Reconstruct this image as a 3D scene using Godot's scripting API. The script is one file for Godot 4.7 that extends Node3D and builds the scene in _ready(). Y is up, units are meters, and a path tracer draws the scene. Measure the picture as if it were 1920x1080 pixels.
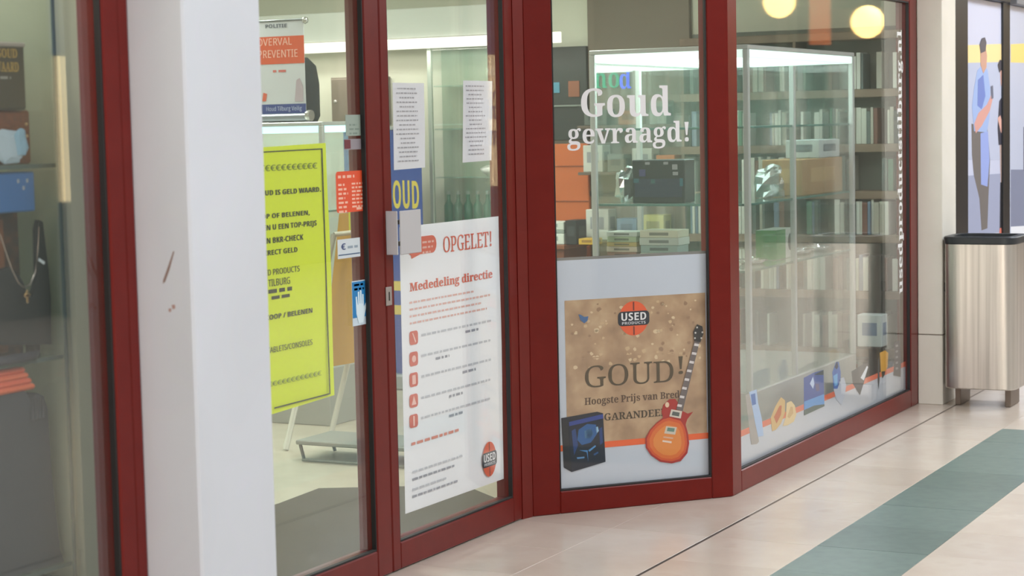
extends Node3D
# World frame: X runs along the shop fronts (away from the viewer), Y is up, Z points out of the shops into the arcade.

const CAM := Vector3(-7.245, 1.509, 2.777)
const FOCAL := 3630.2
var view := Basis()
var mats := {}
var boxes := {}
var rng := RandomNumberGenerator.new()
var counts := {}
var sans: SystemFont
var sans_bold: SystemFont
var serif: SystemFont
var serif_bold: SystemFont

# planes that carry print or hold things: a point, the direction along and the normal
var door_glass := {}
var panel_glass := {}
var right_glass := {}
var left_glass := {}

func _ready() -> void:
	rng.seed = 20
	setup_camera()
	setup_light()
	setup_fonts()
	door_glass = plane_of(Vector3(0, 0, -0.611), Vector3(1, 0, 0))
	right_glass = plane_of(Vector3(0, 0, -0.025), Vector3(1, 0, 0))
	left_glass = plane_of(Vector3(0, 0, -0.025), Vector3(1, 0, 0))
	var along := Vector3(0.657, 0, 0.572).normalized()
	panel_glass = plane_of(Vector3(-0.657, 0, -0.572), along)
	panel_glass.o -= panel_glass.n * 0.025
	arcade()
	shop_shell()
	shop_front()
	pier_and_bin()
	next_shop()
	door_notices()
	angled_window_print()
	right_window_print()
	shop_inside()
	left_display()
	far_side()

# ---------------------------------------------------------------- camera and light
func setup_camera() -> void:
	var c := Camera3D.new()
	c.name = "camera"
	c.fov = rad_to_deg(2.0 * atan(540.0 / FOCAL))
	c.position = CAM
	c.rotation = Vector3(-0.0835832, deg_to_rad(-62.5727), -0.0214055)
	var lens := CameraAttributesPhysical.new()
	lens.frustum_focal_length = 12.0 / (540.0 / FOCAL)
	lens.frustum_focus_distance = 7.6
	lens.exposure_aperture = 6.5
	lens.frustum_near = 0.05
	lens.frustum_far = 200.0
	c.attributes = lens
	c.near = 0.05
	c.far = 200.0
	add_child(c)
	c.current = true
	view = Basis.from_euler(c.rotation)

func setup_light() -> void:
	var w := WorldEnvironment.new()
	w.name = "environment"
	var e := Environment.new()
	e.background_mode = Environment.BG_COLOR
	e.background_color = Color(0, 0, 0)
	e.tonemap_mode = Environment.TONE_MAPPER_LINEAR
	e.tonemap_exposure = 1.0
	e.sdfgi_enabled = true
	e.ssao_enabled = true
	e.ssil_enabled = true
	w.environment = e
	add_child(w)
	# arcade ceiling panels: two rows of neutral panels
	for k in 7:
		for r in 2:
			ceiling_panel(Vector3(-12.0 + 4.0 * k, 3.38, 2.1 if r == 0 else 5.6), Vector2(1.2, 1.2), Color(0.93, 0.968, 1.0), [6.0, 5.0, 4.2, 5.9, 9.0, 7.0, 6.0][k], "square white ceiling light over the arcade", "arcade ceiling lights")
	# added unseen glowing panel at the near end, brightens faces turned this way
	var g := thing("added_end_light", "added unseen glowing panel that brightens the arcade from its near end", "entrance", Vector3(-15.98, 0, 3.4))
	put(g, "added_glow_panel", cbox(Vector3(0.02, 2.4, 4.0), 0.003), glow(Color(1.0, 0.98, 0.95), 1.2), Vector3(0, 1.3, 0))
	for z in [-2.0, 0.0, 2.0]:
		put(g, "mullion", cbox(Vector3(0.06, 2.5, 0.06), 0.004), rgb(70, 70, 72), Vector3(0.03, 1.3, z))
	area(g, Vector3(0.08, 1.3, 0), Vector2(4.0, 2.4), Color(1.0, 0.94, 0.87), 26.0, Vector3(0, -PI / 2, 0))
	# lamps on the shop's own ceiling
	for p in [Vector3(-1.3, 2.72, -2.2), Vector3(0.9, 2.72, -1.6), Vector3(0.9, 2.72, -3.6), Vector3(-3.4, 2.72, -3.2)]:
		ceiling_panel(p, Vector2(0.6, 0.6), Color(0.96, 1.0, 0.95), 3.0, "square white ceiling light inside the shop", "shop ceiling lights")
	ceiling_panel(Vector3(-4.2, 2.3, -0.5), Vector2(0.5, 0.3), Color(1.0, 0.98, 0.92), 0.6, "added unseen light that brightens the jewellery display", "")  # extra lamp, added unseen to lift the dim display

func ceiling_panel(at: Vector3, size: Vector2, tint: Color, energy: float, label: String, group: String) -> void:
	var t := thing("ceiling_light", label, "ceiling light", at, group)
	put(t, "frame", cbox(Vector3(size.x + 0.06, 0.03, size.y + 0.06), 0.005), mat(Color(0.85, 0.85, 0.85), 0.6), Vector3(0, 0.035, 0))
	put(t, "diffuser", cbox(Vector3(size.x, 0.02, size.y), 0.003), glow(tint, 1.6), Vector3(0, 0.012, 0))
	area(t, Vector3(0, -0.012, 0), size, tint, energy)

func area(parent: Node3D, at: Vector3, size: Vector2, tint: Color, energy: float, turn := Vector3(-PI / 2, 0, 0)) -> void:
	var l := AreaLight3D.new()
	l.name = "light"
	l.area_size = size
	l.area_normalize_energy = true
	l.light_color = tint
	l.light_energy = energy
	l.area_range = 40.0
	l.area_attenuation = 2.0
	l.shadow_enabled = true
	l.position = at
	l.rotation = turn
	parent.add_child(l, true)

func setup_fonts() -> void:
	sans = font("Droid Sans", 400)
	sans_bold = font("Droid Sans", 700)
	serif = font("Droid Serif", 400)
	serif_bold = font("Droid Serif", 700)

func font(family: String, weight: int) -> SystemFont:
	var f := SystemFont.new()
	f.font_names = PackedStringArray([family])
	f.font_weight = weight
	return f

# ---------------------------------------------------------------- pixels to places
func ray(px: float, py: float) -> Vector3:
	return view * Vector3((px - 960.0) / FOCAL, -(py - 540.0) / FOCAL, -1.0)

func on_z(px: float, py: float, z: float) -> Vector3:
	var d := ray(px, py)
	return CAM + d * ((z - CAM.z) / d.z)

func on_x(px: float, py: float, x: float) -> Vector3:
	var d := ray(px, py)
	return CAM + d * ((x - CAM.x) / d.x)

func on_y(px: float, py: float, y := 0.0) -> Vector3:
	var d := ray(px, py)
	return CAM + d * ((y - CAM.y) / d.y)

func plane_of(o: Vector3, along: Vector3) -> Dictionary:
	return {"o": o, "x": along, "n": along.cross(Vector3.UP)}

func on_plane(pl: Dictionary, px: float, py: float) -> Vector2:
	var d := ray(px, py)
	var n: Vector3 = pl.n
	var o: Vector3 = pl.o
	var q: Vector3 = CAM + d * ((o - CAM).dot(n) / d.dot(n))
	return Vector2((q - o).dot(pl.x), q.y)

func plane_xf(pl: Dictionary, s: float, y: float, off := 0.0) -> Transform3D:
	var b := Basis(pl.x, Vector3.UP, pl.n)
	return Transform3D(b, pl.o + pl.x * s + Vector3.UP * y + pl.n * off)

# ---------------------------------------------------------------- nodes and materials
func numbered(called: String) -> String:
	var n: int = counts.get(called, 0)
	counts[called] = n + 1
	return called if n == 0 else "%s_%03d" % [called, n]

func thing(called: String, label: String, category: String, at := Vector3.ZERO, group := "", turn := 0.0) -> Node3D:
	var o := Node3D.new()
	o.name = numbered(called)
	o.position = at
	o.rotation.y = turn
	add_child(o)
	o.set_meta("label", label)
	o.set_meta("category", category)
	if group:
		o.set_meta("group", group)
	return o

func setting(called: String, label := "") -> Node3D:
	var o := Node3D.new()
	o.name = called
	add_child(o)
	o.set_meta("kind", "structure")
	if label:
		o.set_meta("label", label)
		o.set_meta("category", called.split("_")[0])
	return o

func put(parent: Node3D, called: String, mesh: Mesh, m: Material, at := Vector3.ZERO, turn := Vector3.ZERO) -> MeshInstance3D:
	var o := MeshInstance3D.new()
	o.name = called
	o.mesh = mesh
	o.material_override = m
	o.position = at
	o.rotation = turn
	o.cast_shadow = GeometryInstance3D.SHADOW_CASTING_SETTING_ON
	parent.add_child(o, true)
	return o

func mat(c: Color, rough := 0.5, metal := 0.0, spec := 0.5) -> StandardMaterial3D:
	var key := "%s %.3f %.3f %.3f" % [c.to_html(), rough, metal, spec]
	if not mats.has(key):
		var m := StandardMaterial3D.new()
		m.albedo_color = c
		m.roughness = rough
		m.metallic = metal
		m.metallic_specular = spec
		mats[key] = m
	return mats[key]

func rgb(r: int, g: int, b: int, rough := 0.55, metal := 0.0) -> StandardMaterial3D:
	return mat(Color8(r, g, b), rough, metal)

func glow(c: Color, energy: float) -> StandardMaterial3D:
	var key := "glow %s %.3f" % [c.to_html(), energy]
	if not mats.has(key):
		var m := StandardMaterial3D.new()
		m.albedo_color = c
		m.roughness = 0.6
		m.emission_enabled = true
		m.emission = c
		m.emission_energy_multiplier = energy
		mats[key] = m
	return mats[key]

func glass(c := Color(0.75, 0.86, 0.82), alpha := 0.05) -> StandardMaterial3D:
	var key := "glass %s %.3f" % [c.to_html(), alpha]
	if not mats.has(key):
		var m := StandardMaterial3D.new()
		m.transparency = BaseMaterial3D.TRANSPARENCY_ALPHA
		m.albedo_color = Color(c.r, c.g, c.b, alpha)
		m.roughness = 0.02
		mats[key] = m
	return mats[key]

func noise_tex(freq: float, stops: Array, seed_: int, octaves := 4, size := 512) -> NoiseTexture2D:
	var n := FastNoiseLite.new()
	n.noise_type = FastNoiseLite.TYPE_SIMPLEX_SMOOTH
	n.seed = seed_
	n.frequency = freq
	n.fractal_octaves = octaves
	var t := NoiseTexture2D.new()
	t.width = size
	t.height = size
	t.seamless = true
	t.noise = n
	var g := Gradient.new()
	g.offsets = PackedFloat32Array()
	g.colors = PackedColorArray()
	var offs := PackedFloat32Array()
	var cols := PackedColorArray()
	for s in stops:
		offs.append(s[0])
		cols.append(s[1])
	g.offsets = offs
	g.colors = cols
	t.color_ramp = g
	return t

func textured(tex: Texture2D, scale: float, rough: float, offset := Vector3.ZERO, world := true) -> StandardMaterial3D:
	var m := StandardMaterial3D.new()
	m.albedo_texture = tex
	m.roughness = rough
	m.uv1_triplanar = true
	m.uv1_world_triplanar = world
	m.uv1_scale = Vector3.ONE * scale
	m.uv1_offset = offset
	return m

# ---------------------------------------------------------------- shapes
func cbox(size: Vector3, c := 0.004) -> ArrayMesh:
	var key := "%.4f %.4f %.4f %.4f" % [size.x, size.y, size.z, c]
	if boxes.has(key):
		return boxes[key]
	c = minf(c, 0.45 * minf(size.x, minf(size.y, size.z)))
	var h := size / 2.0
	var st := SurfaceTool.new()
	st.begin(Mesh.PRIMITIVE_TRIANGLES)
	st.set_smooth_group(-1)
	# v(axis, signs): the corner point that belongs to the face across that axis
	var v := func(ax: int, s: Vector3) -> Vector3:
		var p := Vector3(h.x - c, h.y - c, h.z - c)
		p[ax] = h[ax]
		return p * s
	for ax in 3:
		var b := (ax + 1) % 3
		var d := (ax + 2) % 3
		for s in [-1.0, 1.0]:
			var q := []
			for e in [[-1.0, -1.0], [1.0, -1.0], [1.0, 1.0], [-1.0, 1.0]]:
				var sg := Vector3.ONE
				sg[ax] = s
				sg[b] = e[0]
				sg[d] = e[1]
				q.append(v.call(ax, sg))
			quad(st, q[0], q[1], q[2], q[3])
		for s1 in [-1.0, 1.0]:
			for s2 in [-1.0, 1.0]:
				var sa := Vector3.ONE
				sa[ax] = -1.0
				sa[b] = s1
				sa[d] = s2
				var sb := sa
				sb[ax] = 1.0
				quad(st, v.call(b, sa), v.call(b, sb), v.call(d, sb), v.call(d, sa))
	for sx in [-1.0, 1.0]:
		for sy in [-1.0, 1.0]:
			for sz in [-1.0, 1.0]:
				var sg := Vector3(sx, sy, sz)
				tri(st, v.call(0, sg), v.call(1, sg), v.call(2, sg))
	st.generate_normals()
	boxes[key] = st.commit()
	return boxes[key]

# faces of convex shapes round the origin: turned so that they face outwards
func tri(st: SurfaceTool, a: Vector3, b: Vector3, c: Vector3) -> void:
	var n := (b - a).cross(c - a)
	if n.dot(a + b + c) > 0.0:
		var t := b
		b = c
		c = t
	st.add_vertex(a)
	st.add_vertex(b)
	st.add_vertex(c)

func quad(st: SurfaceTool, a: Vector3, b: Vector3, c: Vector3, d: Vector3) -> void:
	tri(st, a, b, c)
	tri(st, a, c, d)

func box_at(parent: Node3D, called: String, lo: Vector3, hi: Vector3, m: Material, c := 0.003) -> MeshInstance3D:
	var size := (hi - lo).abs()
	return put(parent, called, cbox(size, c), m, (lo + hi) / 2.0)

# a polygon in (x, y) pushed from z0 to z1
func slab_mesh(poly: PackedVector2Array, z0: float, z1: float) -> ArrayMesh:
	if not Geometry2D.is_polygon_clockwise(poly):
		poly = poly.duplicate()
		poly.reverse()
	var st := SurfaceTool.new()
	st.begin(Mesh.PRIMITIVE_TRIANGLES)
	st.set_smooth_group(-1)
	var idx := Geometry2D.triangulate_polygon(poly)
	for k in range(0, idx.size(), 3):
		var a := poly[idx[k]]
		var b := poly[idx[k + 1]]
		var c := poly[idx[k + 2]]
		if (b - a).cross(c - a) > 0.0:
			var t := b
			b = c
			c = t
		for p in [a, b, c]:
			st.set_uv(p)
			st.add_vertex(Vector3(p.x, p.y, z1))
		for p in [a, c, b]:
			st.set_uv(p)
			st.add_vertex(Vector3(p.x, p.y, z0))
	for k in poly.size():
		var a := poly[k]
		var b := poly[(k + 1) % poly.size()]
		for p in [Vector3(a.x, a.y, z0), Vector3(b.x, b.y, z1), Vector3(b.x, b.y, z0), Vector3(a.x, a.y, z0), Vector3(a.x, a.y, z1), Vector3(b.x, b.y, z1)]:
			st.set_uv(Vector2(p.x, p.y))
			st.add_vertex(p)
	st.generate_normals()
	return st.commit()

# a floor-like slab: polygon in (X, Z)
func floor_slab(parent: Node3D, called: String, poly: Array, y0: float, y1: float, m: Material) -> MeshInstance3D:
	var p := PackedVector2Array()
	for q in poly:
		p.append(Vector2(q[0], -q[1]))
	var o := put(parent, called, slab_mesh(p, y0, y1), m)
	o.rotation.x = -PI / 2
	return o

func tube(points: Array, r: float, sides := 8, closed := false) -> ArrayMesh:
	var st := SurfaceTool.new()
	st.begin(Mesh.PRIMITIVE_TRIANGLES)
	var n := points.size()
	var rings := []
	for k in n:
		var a: Vector3 = points[(k - 1 + n) % n] if closed or k > 0 else points[k]
		var b: Vector3 = points[(k + 1) % n] if closed or k < n - 1 else points[k]
		var d := (b - a).normalized()
		var u := d.cross(Vector3.UP if absf(d.y) < 0.95 else Vector3.RIGHT).normalized()
		var w := d.cross(u)
		var ring := []
		for j in sides:
			var t := TAU * j / sides
			ring.append(points[k] + (u * cos(t) + w * sin(t)) * r)
		rings.append(ring)
	for k in (n if closed else n - 1):
		var a: Array = rings[k]
		var b: Array = rings[(k + 1) % n]
		for j in sides:
			var i := (j + 1) % sides
			for p in [a[j], b[i], b[j], a[j], a[i], b[i]]:
				st.add_vertex(p)
	if not closed:
		for e in [0, n - 1]:
			for j in range(1, sides - 1):
				var q := [rings[e][0], rings[e][j + 1], rings[e][j]]
				if e == 0:
					q.reverse()
				for p in q:
					st.add_vertex(p)
	st.generate_normals()
	st.index()
	return st.commit()

# outline of a round body: [radius, height] pairs turned round the y axis, stretched by (sx, sz)
func lathe(profile: Array, sides := 24, sx := 1.0, sz := 1.0, power := 2.0) -> ArrayMesh:
	var st := SurfaceTool.new()
	st.begin(Mesh.PRIMITIVE_TRIANGLES)
	for k in profile.size() - 1:
		st.set_smooth_group(k if profile[k].size() > 2 else 0)
		var a: Array = profile[k]
		var b: Array = profile[k + 1]
		for j in sides:
			var t0 := TAU * j / sides
			var t1 := TAU * (j + 1) / sides
			var m0 := pow(pow(absf(cos(t0)), power) + pow(absf(sin(t0)), power), -1.0 / power)
			var m1 := pow(pow(absf(cos(t1)), power) + pow(absf(sin(t1)), power), -1.0 / power)
			var d0 := Vector3(cos(t0) * m0 * sx, 0, sin(t0) * m0 * sz)
			var d1 := Vector3(cos(t1) * m1 * sx, 0, sin(t1) * m1 * sz)
			var p00: Vector3 = d0 * a[0] + Vector3.UP * a[1]
			var p01: Vector3 = d1 * a[0] + Vector3.UP * a[1]
			var p10: Vector3 = d0 * b[0] + Vector3.UP * b[1]
			var p11: Vector3 = d1 * b[0] + Vector3.UP * b[1]
			for p in [p00, p01, p11, p00, p11, p10]:
				st.add_vertex(p)
	st.generate_normals()
	return st.commit()

# a crumpled closed bag or lump: a ball with faceted noise
func lump(size: Vector3, rough: float, seed_: int, rows := 9, cols := 14) -> ArrayMesh:
	var n := FastNoiseLite.new()
	n.seed = seed_
	n.frequency = 1.3
	var st := SurfaceTool.new()
	st.begin(Mesh.PRIMITIVE_TRIANGLES)
	st.set_smooth_group(-1)
	var at := func(i: int, j: int) -> Vector3:
		var th := PI * i / rows
		var ph := TAU * (j % cols) / cols
		var d := Vector3(sin(th) * cos(ph), cos(th), sin(th) * sin(ph))
		var k := 1.0 + rough * n.get_noise_3d(d.x * 2.3, d.y * 2.3, d.z * 2.3) * 1.6
		var e := Vector3(d.x, d.y, d.z)
		e.y = signf(e.y) * pow(absf(e.y), 0.7)
		var p := e * size * 0.5 * k
		p.y = maxf(p.y, -size.y * 0.5)
		return p
	for i in rows:
		for j in cols:
			var a: Vector3 = at.call(i, j)
			var b: Vector3 = at.call(i, j + 1)
			var c: Vector3 = at.call(i + 1, j + 1)
			var d: Vector3 = at.call(i + 1, j)
			tri(st, a, b, c)
			tri(st, a, c, d)
	st.generate_normals()
	return st.commit()

# ---------------------------------------------------------------- flat print and lettering
# a polygon given in photo pixels, laid on a plane of the shop front, off metres in front of the glass
func print_poly(parent: Node3D, called: String, pl: Dictionary, pts: Array, off: float, m: Material, thick := 0.0006) -> MeshInstance3D:
	var poly := PackedVector2Array()
	for p in pts:
		poly.append(on_plane(pl, p[0], p[1]))
	return print_shape(parent, called, pl, poly, off, m, thick)

func print_shape(parent: Node3D, called: String, pl: Dictionary, poly: PackedVector2Array, off: float, m: Material, thick := 0.0006) -> MeshInstance3D:
	var o := put(parent, called, slab_mesh(poly, 0.0, thick), m)
	o.transform = parent.global_transform.affine_inverse() * plane_xf(pl, 0, 0, off)
	return o

func rect(pl: Dictionary, x0: float, y0: float, x1: float, y1: float) -> PackedVector2Array:
	# pixel corners: lower start, upper end; upright in the plane
	var a := on_plane(pl, x0, y0)
	var b := on_plane(pl, x1, y1)
	return PackedVector2Array([a, Vector2(b.x, a.y), b, Vector2(a.x, b.y)])

func round_rect(a: Vector2, b: Vector2, r: float) -> PackedVector2Array:
	var out := PackedVector2Array()
	var lo := Vector2(minf(a.x, b.x), minf(a.y, b.y))
	var hi := Vector2(maxf(a.x, b.x), maxf(a.y, b.y))
	r = minf(r, 0.49 * minf(hi.x - lo.x, hi.y - lo.y))
	var cs := [Vector2(hi.x - r, hi.y - r), Vector2(lo.x + r, hi.y - r), Vector2(lo.x + r, lo.y + r), Vector2(hi.x - r, lo.y + r)]
	for q in 4:
		for k in 5:
			var t := PI / 2 * (q + k / 4.0)
			out.append(cs[q] + Vector2(cos(t), sin(t)) * r)
	return out

func disc(c: Vector2, rx: float, ry: float, n := 28, t0 := 0.0, t1 := TAU) -> PackedVector2Array:
	var out := PackedVector2Array()
	for k in n:
		var t := t0 + (t1 - t0) * k / (n if is_equal_approx(t1 - t0, TAU) else n - 1)
		out.append(c + Vector2(cos(t) * rx, sin(t) * ry))
	return out

func text_mesh(words: String, f: Font) -> TextMesh:
	var t := TextMesh.new()
	t.text = words
	t.font = f
	t.font_size = 64
	t.pixel_size = 0.01
	t.depth = 0.02
	t.curve_step = 2.0
	t.horizontal_alignment = HORIZONTAL_ALIGNMENT_LEFT
	return t

# lettering whose ink fills the box from a to b (plane coordinates); seen: the part of the line that fills it (the rest runs on before it)
func lettering(parent: Node3D, words: String, f: Font, pl: Dictionary, a: Vector2, b: Vector2, off: float, m: Material, seen := "", quarter := false, slope := 0.0) -> MeshInstance3D:
	var t := text_mesh(words, f)
	var box := t.get_aabb()
	var ref := box
	if seen:
		ref = text_mesh(seen, f).get_aabb()
	var tall := box
	if "/" in words or "," in words:
		tall = text_mesh(words.replace("/", "").replace(",", ""), f).get_aabb()
	var lo := Vector2(minf(a.x, b.x), minf(a.y, b.y))
	var hi := Vector2(maxf(a.x, b.x), maxf(a.y, b.y))
	var size := hi - lo
	if quarter:
		size = Vector2(size.y, size.x)
	var k := Vector3(size.x / ref.size.x, size.y / tall.size.y, 0.03)
	var o := MeshInstance3D.new()
	o.name = "lettering"
	o.mesh = t
	o.material_override = m
	parent.add_child(o, true)
	var local := Transform3D(Basis.from_scale(k), Vector3.ZERO)
	local.origin = Vector3(-box.end.x * k.x if seen else -box.position.x * k.x, -tall.position.y * k.y, -box.position.z * k.z)
	if slope != 0.0:
		local = Transform3D(Basis(Vector3(1, slope, 0), Vector3(0, 1, 0), Vector3(0, 0, 1)), Vector3.ZERO) * local
	if quarter:
		local = Transform3D(Basis(Vector3(0, 0, 1), PI / 2), Vector3.ZERO) * local
		local.origin.x += size.y
	if seen and not quarter:
		local.origin.x += size.x
	o.transform = parent.global_transform.affine_inverse() * plane_xf(pl, lo.x, lo.y, off) * local
	return o

# the same with the box given by two photo pixels: the lower start and the upper end of the ink
func letter_px(parent: Node3D, words: String, f: Font, pl: Dictionary, x0: float, y0: float, x1: float, y1: float, off: float, m: Material, seen := "", quarter := false) -> MeshInstance3D:
	return lettering(parent, words, f, pl, on_plane(pl, x0, y0), on_plane(pl, x1, y1), off, m, seen, quarter)

# rows of print too small to read: word-long strokes joined into one piece of print
func fine_print(parent: Node3D, pl: Dictionary, a: Vector2, width: float, rows: int, pitch: float, height: float, off: float, m: Material, centred := false) -> MeshInstance3D:
	var st := SurfaceTool.new()
	st.begin(Mesh.PRIMITIVE_TRIANGLES)
	st.set_smooth_group(-1)
	for r in rows:
		var w := width * (rng.randf_range(0.55, 1.0) if rows > 1 else 1.0)
		var x := a.x + ((width - w) / 2.0 if centred else 0.0)
		var end := x + w
		var y := a.y - pitch * r
		while x < end:
			var l := minf(rng.randf_range(1.5, 5.0) * height, end - x)
			for p in [Vector2(x, y), Vector2(x + l, y + height), Vector2(x + l, y), Vector2(x, y), Vector2(x, y + height), Vector2(x + l, y + height)]:
				st.add_vertex(Vector3(p.x, p.y, 0.0))
			x += l + height * 1.1
	st.generate_normals()
	var o := put(parent, "fine_print", st.commit(), m)
	o.transform = parent.global_transform.affine_inverse() * plane_xf(pl, 0, 0, off)
	o.set_meta("kind", "stuff")
	return o

# a sheet of paper that may curl: lower edge bends off the glass by curl metres
func sheet(parent: Node3D, called: String, pl: Dictionary, corners: Array, off: float, m: Material, curl := 0.0) -> MeshInstance3D:
	# corners in plane coordinates: lower left, lower right, upper right, upper left
	var st := SurfaceTool.new()
	st.begin(Mesh.PRIMITIVE_TRIANGLES)
	var n := 10
	var at := func(i: int, j: int, back: float) -> Vector3:
		var u := float(i) / n
		var v := float(j) / n
		var lo: Vector2 = corners[0].lerp(corners[1], u)
		var hi: Vector2 = corners[3].lerp(corners[2], u)
		var p := lo.lerp(hi, v)
		return Vector3(p.x, p.y, -curl * (pow(1.0 - v, 3.0) * (0.3 + 0.7 * u) + 0.25 * sin(v * 9.0) * u * u) - back)
	for back in [0.0, 0.0004]:
		st.set_smooth_group(0 if back == 0.0 else 1)
		for i in n:
			for j in n:
				var q := [at.call(i, j, back), at.call(i + 1, j, back), at.call(i + 1, j + 1, back), at.call(i, j + 1, back)]
				var order := [0, 2, 1, 0, 3, 2] if back == 0.0 else [0, 1, 2, 0, 2, 3]
				for k in order:
					st.add_vertex(q[k])
	st.generate_normals()
	var o := put(parent, called, st.commit(), m)
	o.transform = parent.global_transform.affine_inverse() * plane_xf(pl, 0, 0, off)
	return o

# ---------------------------------------------------------------- the arcade
func front_line(x: float) -> float:
	if x < -3.437:
		return 0.15
	if x < -0.657:
		return -0.586
	if x < 0.0:
		return -0.586 + (x + 0.657) * 0.892
	if x > 2.735 and x < 3.01:
		return 0.13
	return 0.0

func arcade() -> void:
	var f := setting("floor", "polished beige stone tile floor of the arcade with a green band")
	var stone := []
	for k in 4:
		var d := 0.01 * (k - 1.5)
		stone.append(textured(noise_tex(0.012, [[0.0, Color(0.795 + d, 0.732 + d, 0.68 + d)], [0.45, Color(0.81 + d, 0.75 + d, 0.70 + d)], [0.75, Color(0.82 + d, 0.765 + d, 0.717 + d)], [1.0, Color(0.795 + d, 0.732 + d, 0.68 + d)]], 3 + k, 5), 0.55, 0.22, Vector3(0.37 * k, 0.11 * k, 0.71 * k)))
	var green := []
	for k in 3:
		var d := 0.015 * (k - 1)
		green.append(textured(noise_tex(0.03, [[0.0, Color(0.370 + d, 0.445 + d, 0.425 + d)], [0.5, Color(0.400 + d, 0.475 + d, 0.455 + d)], [1.0, Color(0.425 + d, 0.500 + d, 0.475 + d)]], 11 + k, 5), 0.8, 0.34, Vector3(0.3 * k, 0, 0.6 * k)))
	var joint := rgb(84, 74, 66, 0.9)
	floor_slab(f, "bed", [[-2.35, -0.62], [4.87, -0.62], [4.87, 1.81], [-2.35, 1.81]], -0.08, -0.0035, joint)
	for s in [[[-16, -0.62], [-2.35, -0.62], [-2.35, 8.2], [-16, 8.2]], [[4.87, -0.62], [26, -0.62], [26, 8.2], [4.87, 8.2]], [[-2.35, 1.81], [4.87, 1.81], [4.87, 8.2], [-2.35, 8.2]]]:
		floor_slab(f, "paving", s, -0.08, -0.0005, stone[1])
	var tile_mesh := cbox(Vector3(0.3988, 0.012, 0.3988), 0.0006)
	var edge_mesh := cbox(Vector3(0.3988, 0.012, 0.387), 0.0006)
	for i in 18:
		for j in 6:
			var x := -2.14 + 0.4 * i
			var z := -0.4 + 0.4 * j
			if z + 0.2 < minf(front_line(x - 0.2), front_line(x + 0.2)) - 0.02:
				continue
			var band := j == 3 and x < 2.05
			var m: Material = green[rng.randi() % 3] if band else stone[rng.randi() % 4]
			# the open joint at z = 0.2 lies between rows 1 and 2
			var o := put(f, "tile", edge_mesh if j == 1 else tile_mesh, m, Vector3(x, -0.006 + rng.randf_range(-0.0004, 0.0002), z - (0.0059 if j == 1 else 0.0)))
			o.rotation.y = 0.0
	box_at(f, "joint_strip", Vector3(-2.35, -0.01, 0.1879), Vector3(-0.34, -0.0004, 0.2004), rgb(74, 62, 56, 0.9), 0.0003)
	box_at(f, "joint_strip", Vector3(-0.34, -0.01, 0.1879), Vector3(4.87, -0.0004, 0.2004), rgb(118, 106, 96, 0.9), 0.0003)
	var c := setting("ceiling", "flat white ceiling of the arcade")
	box_at(c, "slab", Vector3(-16, 3.44, -0.75), Vector3(26, 3.6, 8.3), rgb(226, 226, 226, 0.8))
	var ends := rgb(214, 205, 194, 0.8)
	box_at(setting("wall_near_end", "plain cream wall closing the arcade"), "plaster", Vector3(-16.2, 0, -0.6), Vector3(-16, 3.44, 8.3), ends)
	box_at(setting("wall_far_end", "plain cream wall at the far end of the arcade"), "plaster", Vector3(26, 0, -0.6), Vector3(26.2, 3.44, 8.3), ends)
	# column beside the left display window
	var col := setting("wall_column", "white painted square column with scuffs beside the entrance")
	var paint := textured(noise_tex(0.006, [[0.0, Color(0.80, 0.815, 0.84)], [1.0, Color(0.825, 0.84, 0.87)]], 31, 3), 0.5, 0.5)
	box_at(col, "shaft", Vector3(-3.737, 0, -0.62), Vector3(-3.437, 3.44, 0.15), paint, 0.006)
	var scuff := rgb(140, 118, 110, 0.8)
	var side := plane_of(Vector3(-3.737, 0, 0), Vector3(0, 0, 1))
	print_poly(col, "scuff_mark", side, [[325, 471], [327, 472], [318, 506], [310, 528], [306, 532], [306, 526], [315, 500]], 0.0003, scuff, 0.0003)
	print_poly(col, "scuff_mark", side, [[322, 572], [328, 571], [329, 578], [324, 580]], 0.0003, rgb(172, 140, 132, 0.8), 0.0003)
	print_poly(col, "scuff_mark", side, [[316, 579], [321, 578], [321, 584], [317, 585]], 0.0003, rgb(172, 140, 132, 0.8), 0.0003)

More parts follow.
